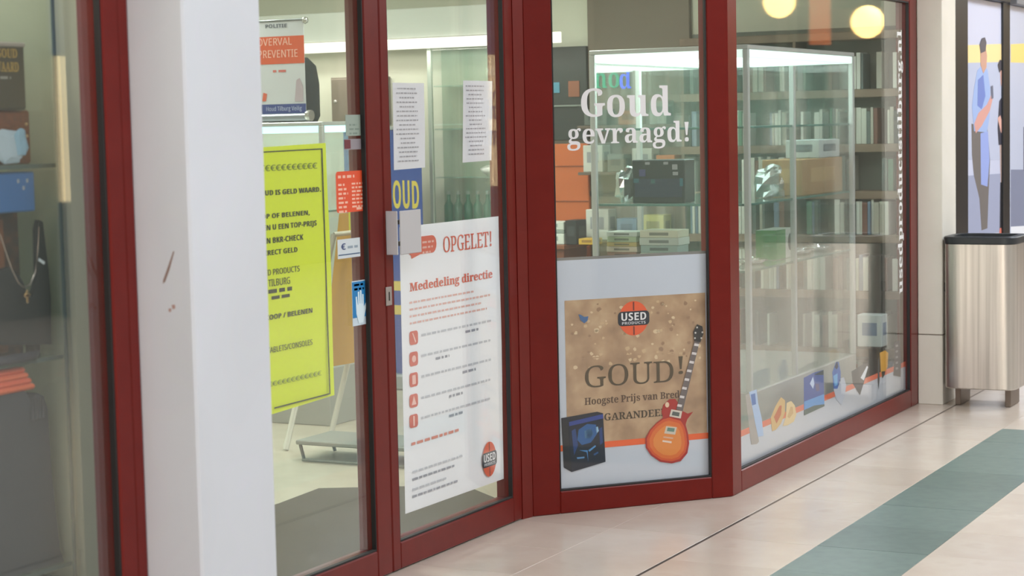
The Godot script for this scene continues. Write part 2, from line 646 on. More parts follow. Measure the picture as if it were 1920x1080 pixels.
func shop_shell() -> void:
	var white := rgb(222, 220, 210, 0.8)
	var fascia := setting("wall_fascia", "plain white fascia above the shop windows")
	box_at(fascia, "board", Vector3(-6.2, 2.3, -0.12), Vector3(-3.737, 3.44, 0.0), white)
	box_at(fascia, "board", Vector3(0.0, 2.3, -0.12), Vector3(2.735, 3.44, 0.0), white)
	floor_slab(fascia, "angled_board", [[-0.657, -0.572], [0.0, 0.0], [0.06, -0.07], [-0.6, -0.645]], 2.3, 3.44, white)
	box_at(fascia, "board", Vector3(2.735, 2.3, -0.12), Vector3(26, 3.44, 0.0), white)
	box_at(setting("wall_recess", "white wall between the column and the door"), "plaster", Vector3(-3.437, 0, -0.66), Vector3(-2.74, 2.3, -0.59), white)
	box_at(setting("wall_entrance_head", "white wall over the doors"), "plaster", Vector3(-3.437, 2.3, -0.7), Vector3(-0.6, 3.44, -0.6), white)
	var f := setting("floor_shop", "pale smooth floor inside the shop")
	var lino := textured(noise_tex(0.02, [[0.0, Color(0.74, 0.70, 0.62)], [1.0, Color(0.80, 0.765, 0.69)]], 41, 4), 0.5, 0.3)
	floor_slab(f, "lino", [[-6, -5], [2.8, -5], [2.8, -0.04], [0.03, -0.04], [-0.63, -0.615], [-6, -0.615]], -0.05, 0.002, lino)
	box_at(setting("ceiling_shop", "white ceiling of the shop"), "slab", Vector3(-6.1, 2.78, -5.1), Vector3(2.9, 2.9, -0.12), rgb(225, 226, 220, 0.8))
	box_at(setting("wall_party", "cream party wall at the side of the shop"), "plaster", Vector3(2.8, 0, -5.1), Vector3(2.95, 3.44, -0.02), rgb(214, 214, 196, 0.8))
	box_at(setting("wall_back", "cream back wall of the shop"), "plaster", Vector3(-6.2, 0, -5.2), Vector3(2.95, 2.9, -5.0), rgb(214, 212, 200, 0.8))
	box_at(setting("wall_shop_side", "white side wall of the shop"), "plaster", Vector3(-6.2, 0, -5.2), Vector3(-6.0, 2.9, 0), white)
	# the display recess behind the left window
	var d := setting("wall_display", "grey green lining of the jewellery display")
	var sage := rgb(158, 164, 142, 0.7)
	box_at(d, "back_panel", Vector3(-6.0, 0, -1.02), Vector3(-3.74, 2.5, -0.95), sage)
	box_at(d, "end_panel", Vector3(-3.747, 0.3, -0.95), Vector3(-3.7375, 2.34, -0.08), sage)
	box_at(d, "lid", Vector3(-6.0, 2.34, -0.95), Vector3(-3.74, 2.38, -0.08), white)
	box_at(d, "plinth", Vector3(-6.0, 0.02, -0.95), Vector3(-3.748, 0.46, -0.08), sage)

# ---------------------------------------------------------------- red frames, doors and panes
func red() -> StandardMaterial3D:
	if not mats.has("red frame"):
		var m := textured(noise_tex(0.02, [[0.0, Color8(104, 20, 14)], [1.0, Color8(112, 25, 18)]], 51, 4), 0.9, 0.3)
		m.metallic_specular = 0.4
		mats["red frame"] = m
	return mats["red frame"]

func frame_unit(o: Node3D, x0: float, x1: float, y0: float, y1: float, left: float, right: float, low: float, top: float, tint := 0.02) -> void:
	# local x along, y up, z outwards; the face lies at z = 0
	var m := red()
	var dark := rgb(30, 26, 26, 0.6)
	box_at(o, "stile", Vector3(x0, y0, -0.075), Vector3(x0 + left, y1, 0), m, 0.004)
	box_at(o, "stile", Vector3(x1 - right, y0, -0.075), Vector3(x1, y1, 0), m, 0.004)
	box_at(o, "bottom_rail", Vector3(x0 + left, y0, -0.075), Vector3(x1 - right, y0 + low, -0.0005), m, 0.004)
	box_at(o, "top_rail", Vector3(x0 + left, y1 - top, -0.075), Vector3(x1 - right, y1, -0.0005), m, 0.004)
	var a := Vector2(x0 + left, y0 + low)
	var b := Vector2(x1 - right, y1 - top)
	box_at(o, "pane", Vector3(a.x - 0.004, a.y - 0.004, -0.029), Vector3(b.x + 0.004, b.y + 0.004, -0.021), glass(Color(0.72, 0.82, 0.78), tint), 0.0005)
	for q in [[Vector3(a.x, a.y, -0.0205), Vector3(b.x, a.y + 0.007, -0.004)], [Vector3(a.x, b.y - 0.007, -0.0205), Vector3(b.x, b.y, -0.004)], [Vector3(a.x, a.y, -0.0205), Vector3(a.x + 0.006, b.y, -0.004)], [Vector3(b.x - 0.006, a.y, -0.0205), Vector3(b.x, b.y, -0.004)]]:
		box_at(o, "gasket", q[0], q[1], dark, 0.001)

func shop_front() -> void:
	var w1 := setting("window_1", "jewellery display window in a dark red frame beside the white column")
	frame_unit(w1, -6.0, -3.775, 0.36, 2.3, 0.1, 0.055, 0.09, 0.1)
	box_at(w1, "post", Vector3(-3.774, 0.0, -0.075), Vector3(-3.7375, 2.3, -0.002), red(), 0.004)
	box_at(w1, "base_panel", Vector3(-6.0, 0, -0.075), Vector3(-3.776, 0.358, -0.004), red(), 0.004)
	var d1 := setting("door_1", "dark red framed glass sliding door with the yellow poster")
	d1.position = Vector3(0, 0, -0.586)
	frame_unit(d1, -2.66, -1.686, 0.004, 2.12, 0.09, 0.094, 0.092, 0.1)
	var d2 := setting("door_2", "dark red framed glass sliding door with the white notice poster")
	d2.position = Vector3(0, 0, -0.586)
	frame_unit(d2, -1.682, -0.718, 0.004, 2.12, 0.052, 0.067, 0.092, 0.1)
	# pull handle: a bent plate on two lugs
	var pull := Node3D.new()
	pull.name = "pull_handle"
	d2.add_child(pull)
	var steel := rgb(196, 194, 196, 0.35, 0.1)
	var h0 := on_z(752, 478, -0.53)
	var h1 := on_z(789, 392, -0.53)
	var za := -0.53 + 0.586
	box_at(pull, "grip_plate", Vector3(h0.x, h0.y, za - 0.004), Vector3(h1.x, h1.y, za), steel, 0.002)
	box_at(pull, "side_plate", Vector3(h0.x - 0.005, h0.y, 0.002), Vector3(h0.x - 0.0005, h1.y, za - 0.009), rgb(225, 225, 228, 0.3, 0.05), 0.0015)
	box_at(pull, "lug", Vector3(h0.x, h0.y + 0.03, 0.0), Vector3(h0.x + 0.02, h0.y + 0.045, za - 0.004), rgb(70, 66, 66, 0.5), 0.001)
	box_at(pull, "lug", Vector3(h0.x, h1.y - 0.045, 0.0), Vector3(h0.x + 0.02, h1.y - 0.03, za - 0.004), rgb(70, 66, 66, 0.5), 0.001)
	var l0 := on_z(723, 574, -0.586)
	var l1 := on_z(733, 537, -0.586)
	var lock := box_at(d2, "lock_plate", Vector3(l0.x, l0.y, 0.0), Vector3(l1.x, l1.y, 0.004), rgb(176, 168, 164, 0.35, 0.6), 0.0015)
	put(lock, "key_slot", cbox(Vector3(0.006, 0.03, 0.003), 0.001), rgb(40, 36, 34), Vector3(0, 0, 0.0022))
	var t1 := setting("trim_1", "dark red door posts and head round the sliding doors")
	box_at(t1, "post", Vector3(-2.742, 0, -0.69), Vector3(-2.664, 2.3, -0.58), red(), 0.004)
	floor_slab(t1, "corner_post", [[-0.714, -0.586], [-0.657, -0.572], [-0.62, -0.62], [-0.66, -0.68], [-0.714, -0.68]], 0.0, 2.3, red())
	box_at(t1, "head", Vector3(-2.664, 2.124, -0.69), Vector3(-0.714, 2.3, -0.59), red(), 0.004)
	# angled window
	var w2 := setting("window_2", "angled shop window in a dark red frame beside the door")
	var along: Vector3 = panel_glass.x
	w2.position = Vector3(-0.657, 0, -0.572)
	w2.rotation.y = -atan2(along.z, along.x)
	var e0 := on_plane(panel_glass, 1041, 926)
	var e1 := on_plane(panel_glass, 1327, 899)
	frame_unit(w2, 0.0, 0.871, 0.0, 2.3, e0.x + 0.012, 0.871 - e1.x - 0.008, 0.088, 0.14, 0.02)
	# window along the arcade
	var w3 := setting("window_3", "long shop window along the arcade in a dark red frame")
	frame_unit(w3, 0.0, 2.734, 0.0, 2.3, 0.105, 0.13, 0.09, 0.2, 0.025)

# ---------------------------------------------------------------- pier, bin and the next shop
func pier_and_bin() -> void:
	var p := setting("wall_pier", "cream stone pier between two shop fronts")
	var stone := textured(noise_tex(0.01, [[0.0, Color(0.855, 0.835, 0.79)], [1.0, Color(0.885, 0.865, 0.825)]], 61, 4), 0.6, 0.45)
	box_at(p, "lower_slab", Vector3(2.7352, 0, 0.0), Vector3(3.01, 0.366, 0.132), stone, 0.003)
	box_at(p, "upper_slab", Vector3(2.7352, 0.371, 0.0), Vector3(3.01, 3.44, 0.132), stone, 0.003)
	box_at(p, "core", Vector3(2.738, 0.0, 0.001), Vector3(3.007, 3.4, 0.129), rgb(120, 110, 100, 0.8), 0.001)
	var b := thing("litter_bin", "brushed steel litter bin with a black rim in front of the stone pier", "litter bin", Vector3(2.83, 0, 0.335))
	var steel := textured(noise_tex(0.02, [[0.0, Color8(168, 164, 158)], [0.5, Color8(196, 192, 186)], [1.0, Color8(214, 210, 204)]], 63, 5), 1.0, 0.34)
	steel.uv1_scale = Vector3(3.0, 0.05, 3.0)
	steel.metallic = 0.85
	put(b, "body", lathe([[0.0, 0.1], [0.184, 0.1, 1], [0.187, 0.105, 1], [0.187, 0.85, 1], [0.0, 0.85]], 64, 0.92, 1.0, 6.0), steel)
	for z in [-0.13, 0.13]:
		put(b, "leg", cbox(Vector3(0.2, 0.099, 0.03), 0.003), rgb(122, 110, 100, 0.4, 0.4), Vector3(0.03, 0.0505, z))
	var black := rgb(38, 42, 46, 0.45)
	put(b, "rim", lathe([[0.15, 0.85], [0.189, 0.85, 1], [0.192, 0.855, 1], [0.192, 0.884, 1], [0.188, 0.889, 1], [0.15, 0.889, 1], [0.15, 0.85]], 64, 0.92, 1.0, 6.0), black)
	put(b, "hatch", lathe([[0.15, 0.86], [0.0, 0.862]], 48, 0.92, 1.0, 6.0), rgb(90, 96, 100, 0.4, 0.5))
	put(b, "hinge", cbox(Vector3(0.012, 0.05, 0.012), 0.003), black, Vector3(-0.07, 0.62, -0.193))

func next_shop() -> void:
	var z := 0.06
	var w := setting("window_4", "black framed window of the neighbouring shop with large photo panels")
	var black := rgb(22, 24, 28, 0.4)
	var a := on_z(1791, 0, 0.12)
	var b := on_z(1815, 0, 0.12)
	box_at(w, "post", Vector3(3.012, 0.0, 0.0), Vector3(b.x, 3.0, 0.12), black, 0.004)
	var c := on_z(1881, 0, 0.072)
	var d := on_z(1894, 0, 0.072)
	box_at(w, "mullion", Vector3(c.x, 0.1, 0.036), Vector3(d.x, 3.0, 0.072), black, 0.004)
	box_at(w, "head", Vector3(b.x, 2.17, 0.04), Vector3(c.x, 2.3, 0.115), black, 0.004)
	box_at(w, "head", Vector3(d.x, 2.17, 0.04), Vector3(9.0, 2.3, 0.115), rgb(120, 120, 124), 0.004)
	box_at(w, "plinth", Vector3(b.x, 0.0, 0.0), Vector3(9.0, 0.1, 0.125), rgb(64, 62, 64, 0.5), 0.003)
	box_at(w, "infill", Vector3(b.x, 2.3, 0.0), Vector3(9.0, 3.44, 0.1), rgb(180, 180, 184), 0.003)
	box_at(w, "infill", Vector3(9.0, 0.0, 0.0), Vector3(26.0, 3.44, 0.1), rgb(190, 184, 176), 0.003)
	var pl := plane_of(Vector3(0, 0, z), Vector3(1, 0, 0))
	var p1 := thing("photo_panel", "tall printed photo panel of two blurred shoppers behind the litter bin", "photo panel", Vector3(3.3, 0.1, z))
	box_at(p1, "board", Vector3(b.x - 3.3 - 0.02, 0.0, -0.02), Vector3(c.x - 3.3 + 0.03, 2.07, 0.0), rgb(196, 200, 222, 0.4))
	paint_shoppers(p1, pl)
	var p2 := thing("photo_panel", "pale printed photo panel with a yellow band next to the shopper panel", "photo panel", Vector3(4.4, 0.1, z))
	box_at(p2, "board", Vector3(d.x - 4.4 - 0.03, 0.0, -0.02), Vector3(9.0 - 4.4, 2.07, 0.0), rgb(188, 194, 214, 0.4))
	print_poly(p2, "yellow_band", pl, [[1895, 83], [1930, 81], [1930, 118], [1895, 117]], 0.0002, rgb(244, 208, 120))
	print_poly(p2, "blue_figure", pl, [[1919, 238], [1940, 238], [1940, 320], [1919, 320]], 0.0002, rgb(40, 46, 80))
	print_poly(p2, "floor_print", pl, [[1895, 318], [1930, 318], [1930, 425], [1895, 425]], 0.0002, rgb(120, 126, 150))
	print_poly(p2, "lower_white", pl, [[1895, 425], [1930, 423], [1930, 655], [1895, 655]], 0.0004, rgb(224, 226, 232))
	print_poly(p2, "red_line", pl, [[1895, 471], [1930, 470], [1930, 476], [1895, 477]], 0.0009, rgb(214, 96, 78))
	print_poly(p1, "lower_white", pl, [[1812, 440], [1880, 436], [1880, 660], [1812, 668]], 0.0004, rgb(224, 226, 232))

func paint_shoppers(p: Node3D, pl: Dictionary) -> void:
	print_poly(p, "yellow_band", pl, [[1806, 85], [1885, 82], [1885, 116], [1806, 118]], 0.0002, rgb(240, 212, 150))
	print_poly(p, "pale_shelf", pl, [[1806, 118], [1885, 116], [1885, 300], [1806, 300]], 0.0002, rgb(178, 184, 206))
	print_poly(p, "floor_print", pl, [[1806, 330], [1885, 325], [1885, 437], [1806, 440]], 0.0003, rgb(150, 156, 182))
	# man in a light blue shirt
	print_poly(p, "trousers", pl, [[1821, 232], [1851, 238], [1856, 300], [1853, 368], [1851, 428], [1840, 432], [1836, 372], [1826, 330], [1822, 290]], 0.0006, rgb(104, 98, 96))
	print_poly(p, "shirt_tail", pl, [[1838, 250], [1852, 246], [1855, 300], [1851, 350], [1839, 346]], 0.0009, rgb(142, 158, 214))
	print_poly(p, "shirt", pl, [[1822, 200], [1826, 165], [1832, 132], [1841, 122], [1851, 130], [1856, 165], [1855, 220], [1850, 248], [1826, 246]], 0.0012, rgb(150, 172, 216))
	print_poly(p, "vest", pl, [[1833, 150], [1843, 140], [1847, 180], [1840, 205], [1832, 198]], 0.0015, rgb(104, 124, 190))
	print_poly(p, "arm", pl, [[1826, 232], [1834, 212], [1850, 196], [1858, 178], [1861, 184], [1855, 208], [1840, 236], [1829, 250]], 0.0018, rgb(206, 150, 140))
	print_poly(p, "face", pl, [[1838, 88], [1847, 86], [1850, 104], [1849, 126], [1843, 138], [1838, 122]], 0.0018, rgb(196, 150, 130))
	print_poly(p, "hair", pl, [[1836, 84], [1840, 72], [1846, 70], [1849, 80], [1847, 96], [1838, 100]], 0.0021, rgb(84, 80, 88))
	print_poly(p, "handset", pl, [[1857, 162], [1861, 160], [1862, 184], [1858, 186]], 0.0021, rgb(96, 100, 120))
	# woman in black
	print_poly(p, "legs", pl, [[1874, 268], [1884, 268], [1884, 345], [1876, 348]], 0.0006, rgb(176, 150, 140))
	print_poly(p, "boots", pl, [[1875, 342], [1886, 340], [1886, 428], [1874, 430]], 0.0009, rgb(34, 34, 42))
	print_poly(p, "red_shoes", pl, [[1874, 428], [1886, 425], [1886, 437], [1873, 438]], 0.0012, rgb(206, 110, 92))
	print_poly(p, "dress", pl, [[1873, 190], [1880, 178], [1886, 190], [1886, 270], [1872, 272], [1870, 240]], 0.0012, rgb(36, 38, 58))
	print_poly(p, "arm", pl, [[1870, 222], [1875, 216], [1883, 246], [1882, 256], [1876, 248]], 0.0015, rgb(214, 164, 150))
	print_poly(p, "face", pl, [[1874, 124], [1880, 124], [1882, 158], [1876, 160]], 0.0015, rgb(206, 160, 144))
	print_poly(p, "hair", pl, [[1870, 122], [1874, 112], [1881, 114], [1880, 128], [1873, 136]], 0.0018, rgb(56, 52, 62))

# ---------------------------------------------------------------- notices on the doors
func used_logo(p: Node3D, pl: Dictionary, c: Vector2, r: float, off: float, ry := 0.0) -> void:
	ry = ry if ry > 0.0 else r
	var orange := rgb(226, 92, 48)
	print_shape(p, "logo_disc", pl, disc(c, r, ry), off, orange, 0.0003)
	print_shape(p, "logo_band", pl, round_rect(c + Vector2(-r * 1.06, -ry * 0.42), c + Vector2(r * 1.06, ry * 0.42), r * 0.25), off + 0.0004, rgb(34, 38, 50), 0.0003)
	lettering(p, "USED", sans_bold, pl, c + Vector2(-r * 0.84, -ry * 0.12), c + Vector2(r * 0.84, ry * 0.34), off + 0.0008, rgb(232, 232, 232))
	lettering(p, "PRODUCTS", sans_bold, pl, c + Vector2(-r * 0.8, -ry * 0.34), c + Vector2(r * 0.8, -ry * 0.18), off + 0.0008, rgb(200, 202, 206))
	for s in [-1.0, 1.0]:
		print_shape(p, "logo_bar", pl, PackedVector2Array([c + Vector2(-r * 0.05, s * ry * 0.46), c + Vector2(r * 0.05, s * ry * 0.46), c + Vector2(r * 0.05, s * ry * 0.96), c + Vector2(-r * 0.05, s * ry * 0.96)]), off + 0.0004, rgb(120, 52, 40), 0.0003)

func stuck(called: String, label: String, category: String, pl: Dictionary, px: float, py: float, off: float, group := "") -> Node3D:
	var s := on_plane(pl, px, py)
	var x := plane_xf(pl, s.x, s.y, off)
	var o := thing(called, label, category, x.origin, group)
	o.transform = x
	return o

func door_notices() -> void:
	var g := door_glass
	var inside := -0.0062
	# yellow poster
	var y := stuck("poster", "fluorescent yellow poster with black capitals taped inside the glass door", "poster", g, 633, 740, inside)
	var yel := rgb(226, 244, 16, 0.6)
	var ink := rgb(52, 62, 34, 0.7)
	var c := [Vector2(-2.585, 0.628), on_plane(g, 633, 741), on_plane(g, 614, 268), Vector2(-2.6, 1.455)]
	sheet(y, "paper", g, c, inside, yel, 0.006)
	var f := inside + 0.0011
	for e in [[[497, 284], [607, 278], [607, 280], [497, 286]], [[605, 279], [607, 279], [622, 739], [620, 739]], [[517, 764], [621, 737], [621, 739.5], [517, 766.5]]]:
		print_poly(y, "border_line", g, e, f, ink)
	letter_px(y, "€€€€€€€€€€€€€", sans, g, 500, 321, 597, 305, f, rgb(120, 140, 40, 0.7), "€€€€€€€€€€")
	letter_px(y, "GOUD IS GELD WAARD.", sans_bold, g, 500, 367, 604, 350, f, ink, "UD IS GELD WAARD.")
	letter_px(y, "VERKOOP OF BELENEN,", sans_bold, g, 503, 410, 583, 394, f, ink, "P OF BELENEN,")
	letter_px(y, "GEVEN U EEN TOP-PRIJS", sans_bold, g, 503, 435, 596, 413, f, ink, "N U EEN TOP-PRIJS")
	letter_px(y, "GEEN BKR-CHECK", sans_bold, g, 503, 457, 571, 439, f, ink, "N BKR-CHECK")
	letter_px(y, "DIRECT GELD", sans_bold, g, 505, 479, 560, 463, f, ink, "RECT GELD")
	letter_px(y, "USED PRODUCTS", sans, g, 505, 517, 564, 498, f, ink, "D PRODUCTS")
	letter_px(y, "TILBURG", sans, g, 506, 538, 546, 519, f, ink)
	fine_print(y, g, on_plane(g, 506, 551), 0.13, 1, 0.02, 0.012, f, ink)
	fine_print(y, g, on_plane(g, 512, 562), 0.1, 1, 0.02, 0.01, f, ink)
	letter_px(y, "VERKOOP / BELENEN", sans_bold, g, 508, 600, 588, 577, f, ink, "OOP / BELENEN")
	letter_px(y, "TABLETS/CONSOLES", sans, g, 509, 662, 588, 636, f, ink, "ABLETS/CONSOLES")
	letter_px(y, "€€€€€€€€€€€€€", sans, g, 514, 724, 605, 695, f, rgb(120, 140, 40, 0.7), "€€€€€€€€€€€")
	# small stickers
	var s1 := stuck("sticker", "orange opening hours sticker with white print on the door glass", "sticker", g, 628, 400, 0.005)
	var a := on_plane(g, 629, 400)
	var b := on_plane(g, 682, 319)
	print_shape(s1, "label_sheet", g, round_rect(a, b, 0.012), 0.005, rgb(232, 84, 44, 0.5))
	var pale := rgb(250, 190, 166, 0.6)
	fine_print(s1, g, Vector2(a.x + 0.012, b.y - 0.022), 0.1, 1, 0.02, 0.009, 0.0058, pale)
	fine_print(s1, g, Vector2(a.x + 0.012, b.y - 0.047), 0.068, 7, 0.0145, 0.007, 0.0058, pale)
	for r in 7:
		fine_print(s1, g, Vector2(a.x + 0.094, b.y - 0.045 - 0.0125 * r), 0.075, 1, 0.02, 0.006, 0.0058, pale)
	fine_print(s1, g, Vector2(a.x + 0.12, a.y + 0.006), 0.045, 1, 0.02, 0.008, 0.0058, pale)
	var s2 := stuck("sticker", "white card sticker with a dark blue stripe on the door glass", "sticker", g, 631, 486, 0.005)
	print_shape(s2, "label_sheet", g, rect(g, 631, 486, 672, 445), 0.005, rgb(214, 222, 226, 0.5))
	print_shape(s2, "blue_stripe", g, rect(g, 632, 480, 672, 473), 0.0058, rgb(52, 84, 122))
	letter_px(s2, "€", sans_bold, g, 637, 469, 645, 456, 0.0058, rgb(60, 76, 120))
	fine_print(s2, g, on_plane(g, 649, 466), 0.07, 1, 0.02, 0.008, 0.0058, rgb(150, 165, 178))
	var s3 := stuck("sticker", "blue keep-distance sticker with a white hand on the door glass", "sticker", g, 658, 612, 0.005)
	print_shape(s3, "label_sheet", g, rect(g, 659, 612, 688, 523), 0.005, rgb(206, 222, 232, 0.5))
	print_shape(s3, "blue_field", g, rect(g, 659, 597, 687, 525), 0.0058, rgb(26, 128, 190))
	fine_print(s3, g, on_plane(g, 661, 545), 0.085, 2, -0.014, 0.007, 0.0064, rgb(120, 190, 226))
	var hc := on_plane(g, 673, 576)
	hand_sign(s3, g, hc, 0.0064)
	var s4 := stuck("sticker", "frosted grey card sticker high on the door glass", "sticker", g, 645, 254, 0.005)
	print_shape(s4, "label_sheet", g, rect(g, 646, 255, 678, 215), 0.005, rgb(158, 172, 160, 0.5))
	fine_print(s4, g, on_plane(g, 652, 236), 0.06, 3, 0.014, 0.006, 0.0058, rgb(130, 146, 134))
	var s5 := stuck("sticker", "small grey sticker with a dark red square on the door glass", "sticker", g, 643, 281, 0.005)
	print_shape(s5, "label_sheet", g, rect(g, 643, 281, 677, 260), 0.005, rgb(150, 142, 148, 0.5))
	print_shape(s5, "red_square", g, rect(g, 643, 279, 654, 262), 0.0058, rgb(112, 44, 52))
	# two closely printed sheets
	for q in [[742, 319, 798, 156, "the paper sheet beside the blue banner", -0.004], [870.5, 305, 926, 152, "the paper sheet above the orange heading", -0.018]]:
		var lo := on_plane(g, q[0], q[1])
		var hi := on_plane(g, q[2], q[3])
		var n := stuck("notice_sheet", "white typed sheet on the door glass, " + q[4], "notice", g, q[0], q[1], inside)
		var tilt: float = q[5]
		sheet(n, "paper", g, [lo, Vector2(hi.x + tilt, lo.y + 0.003), hi, Vector2(lo.x - tilt, hi.y)], inside, rgb(236, 236, 240, 0.7), 0.002)
		fine_print(n, g, Vector2(lo.x + 0.012 - tilt * 0.5, hi.y - 0.022), 0.165, 17, 0.0155, 0.0045, inside + 0.0012, rgb(176, 174, 180, 0.7), true)
	# large white notice
	var o := stuck("poster", "large white notice poster headed in orange red on the glass door", "poster", g, 763, 964, inside)
	var bl := on_plane(g, 763.5, 964)
	var br := on_plane(g, 949, 898)
	var tr := on_plane(g, 937.5, 405.5)
	var tl := Vector2(bl.x + 0.008, tr.y)
	sheet(o, "paper", g, [bl, br, tr, tl], inside, rgb(246, 248, 250, 0.6), 0.004)
	f = inside + 0.0012
	var orr := rgb(222, 92, 62, 0.6)
	var soft := rgb(232, 186, 176, 0.6)
	letter_px(o, "OPGELET!", serif, g, 834, 474, 923, 433, f, orr)
	var pa := on_plane(g, 766, 480)
	var pb := on_plane(g, 820, 440)
	print_shape(o, "speech_badge", g, round_rect(pa, pb, 0.03), f, rgb(224, 104, 76))
	print_shape(o, "badge_tail", g, PackedVector2Array([Vector2(pa.x + 0.02, pa.y + 0.01), Vector2(pa.x + 0.03, pa.y - 0.012), Vector2(pa.x + 0.12, pa.y + 0.006)]), f - 0.0003, rgb(224, 104, 76))
	fine_print(o, g, Vector2(pb.x - 0.1, pb.y - 0.025), 0.085, 3, 0.018, 0.007, f + 0.0008, rgb(240, 190, 176))
	letter_px(o, "Mededeling directie", serif_bold, g, 771, 552, 925, 505, f, orr)
	fine_print(o, g, on_plane(g, 770, 570), 0.62, 4, 0.024, 0.007, f, soft)
	var grey := rgb(196, 200, 206, 0.6)
	var darker := rgb(150, 154, 164, 0.6)
	var rows := [[619, 648], [658, 688], [697, 727], [737, 766], [775, 804]]
	for k in 5:
		var ra := on_plane(g, 770.5, rows[k][1])
		var rb := on_plane(g, 785.5, rows[k][0])
		print_shape(o, "pictogram", g, round_rect(ra, rb, 0.012), f, rgb(216, 98, 78))
		var m := (ra + rb) / 2.0
		var w := rgb(240, 196, 184)
		match k:
			0:
				print_shape(o, "pictogram_mark", g, PackedVector2Array([m + Vector2(-0.012, 0.016), m + Vector2(-0.006, 0.018), m + Vector2(0.014, -0.014), m + Vector2(0.008, -0.018)]), f + 0.0008, w)
			1:
				print_shape(o, "pictogram_mark", g, disc(m, 0.014, 0.012), f + 0.0008, w)
			2:
				print_shape(o, "pictogram_mark", g, round_rect(m - Vector2(0.012, 0.016), m + Vector2(0.012, 0.016), 0.004), f + 0.0008, w)
			3:
				print_shape(o, "pictogram_mark", g, PackedVector2Array([m + Vector2(-0.016, -0.014), m + Vector2(0.016, -0.014), m + Vector2(0, 0.018)]), f + 0.0008, w)
			4:
				print_shape(o, "pictogram_mark", g, round_rect(m - Vector2(0.005, 0.018), m + Vector2(0.005, 0.018), 0.003), f + 0.0008, w)
		fine_print(o, g, Vector2(rb.x + 0.025, rb.y - 0.025), 0.52, 1, 0.02, 0.008, f, grey)
		fine_print(o, g, Vector2(rb.x + 0.025 + [0.32, 0.1, 0.3, 0.2, 0.2][k], rb.y - 0.047), 0.1, 1, 0.02, 0.009, f, darker)
	fine_print(o, g, on_plane(g, 774, 836), 0.34, 1, 0.03, 0.01, f, rgb(228, 140, 118, 0.6))
	fine_print(o, g, on_plane(g, 776, 888), 0.36, 1, 0.03, 0.008, f, grey)
	fine_print(o, g, on_plane(g, 776, 902), 0.3, 1, 0.03, 0.008, f, darker)
	fine_print(o, g, on_plane(g, 776, 921), 0.24, 1, 0.03, 0.008, f, grey)
	fine_print(o, g, on_plane(g, 776, 934), 0.33, 1, 0.03, 0.008, f, darker)
	used_logo(o, g, on_plane(g, 920, 861), 0.054, f, 0.066)

func hand_sign(p: Node3D, pl: Dictionary, c: Vector2, off: float) -> void:
	var poly := PackedVector2Array()
	for q in [[-0.014, -0.052], [0.012, -0.052], [0.026, -0.02], [0.04, 0.008], [0.034, 0.014], [0.02, 0.0], [0.019, 0.042], [0.012, 0.043], [0.011, 0.012], [0.008, 0.012], [0.007, 0.056], [-0.001, 0.057], [-0.002, 0.013], [-0.005, 0.013], [-0.007, 0.053], [-0.015, 0.052], [-0.015, 0.01], [-0.018, 0.01], [-0.022, 0.038], [-0.029, 0.036], [-0.027, -0.02]]:
		poly.append(c + Vector2(q[0], q[1]))
	print_shape(p, "hand_print", pl, poly, off, rgb(222, 240, 248))

# ---------------------------------------------------------------- print on the angled window
func crop_px(pts: Array, ox: float, oy: float, k := 4.155) -> Array:
	var out := []
	for p in pts:
		out.append([ox + p[0] / k, oy + p[1] / k])
	return out

func shrunk(pts: Array, c: Array, k: float) -> Array:
	var out := []
	for p in pts:
		out.append([c[0] + (p[0] - c[0]) * k, c[1] + (p[1] - c[1]) * k])
	return out

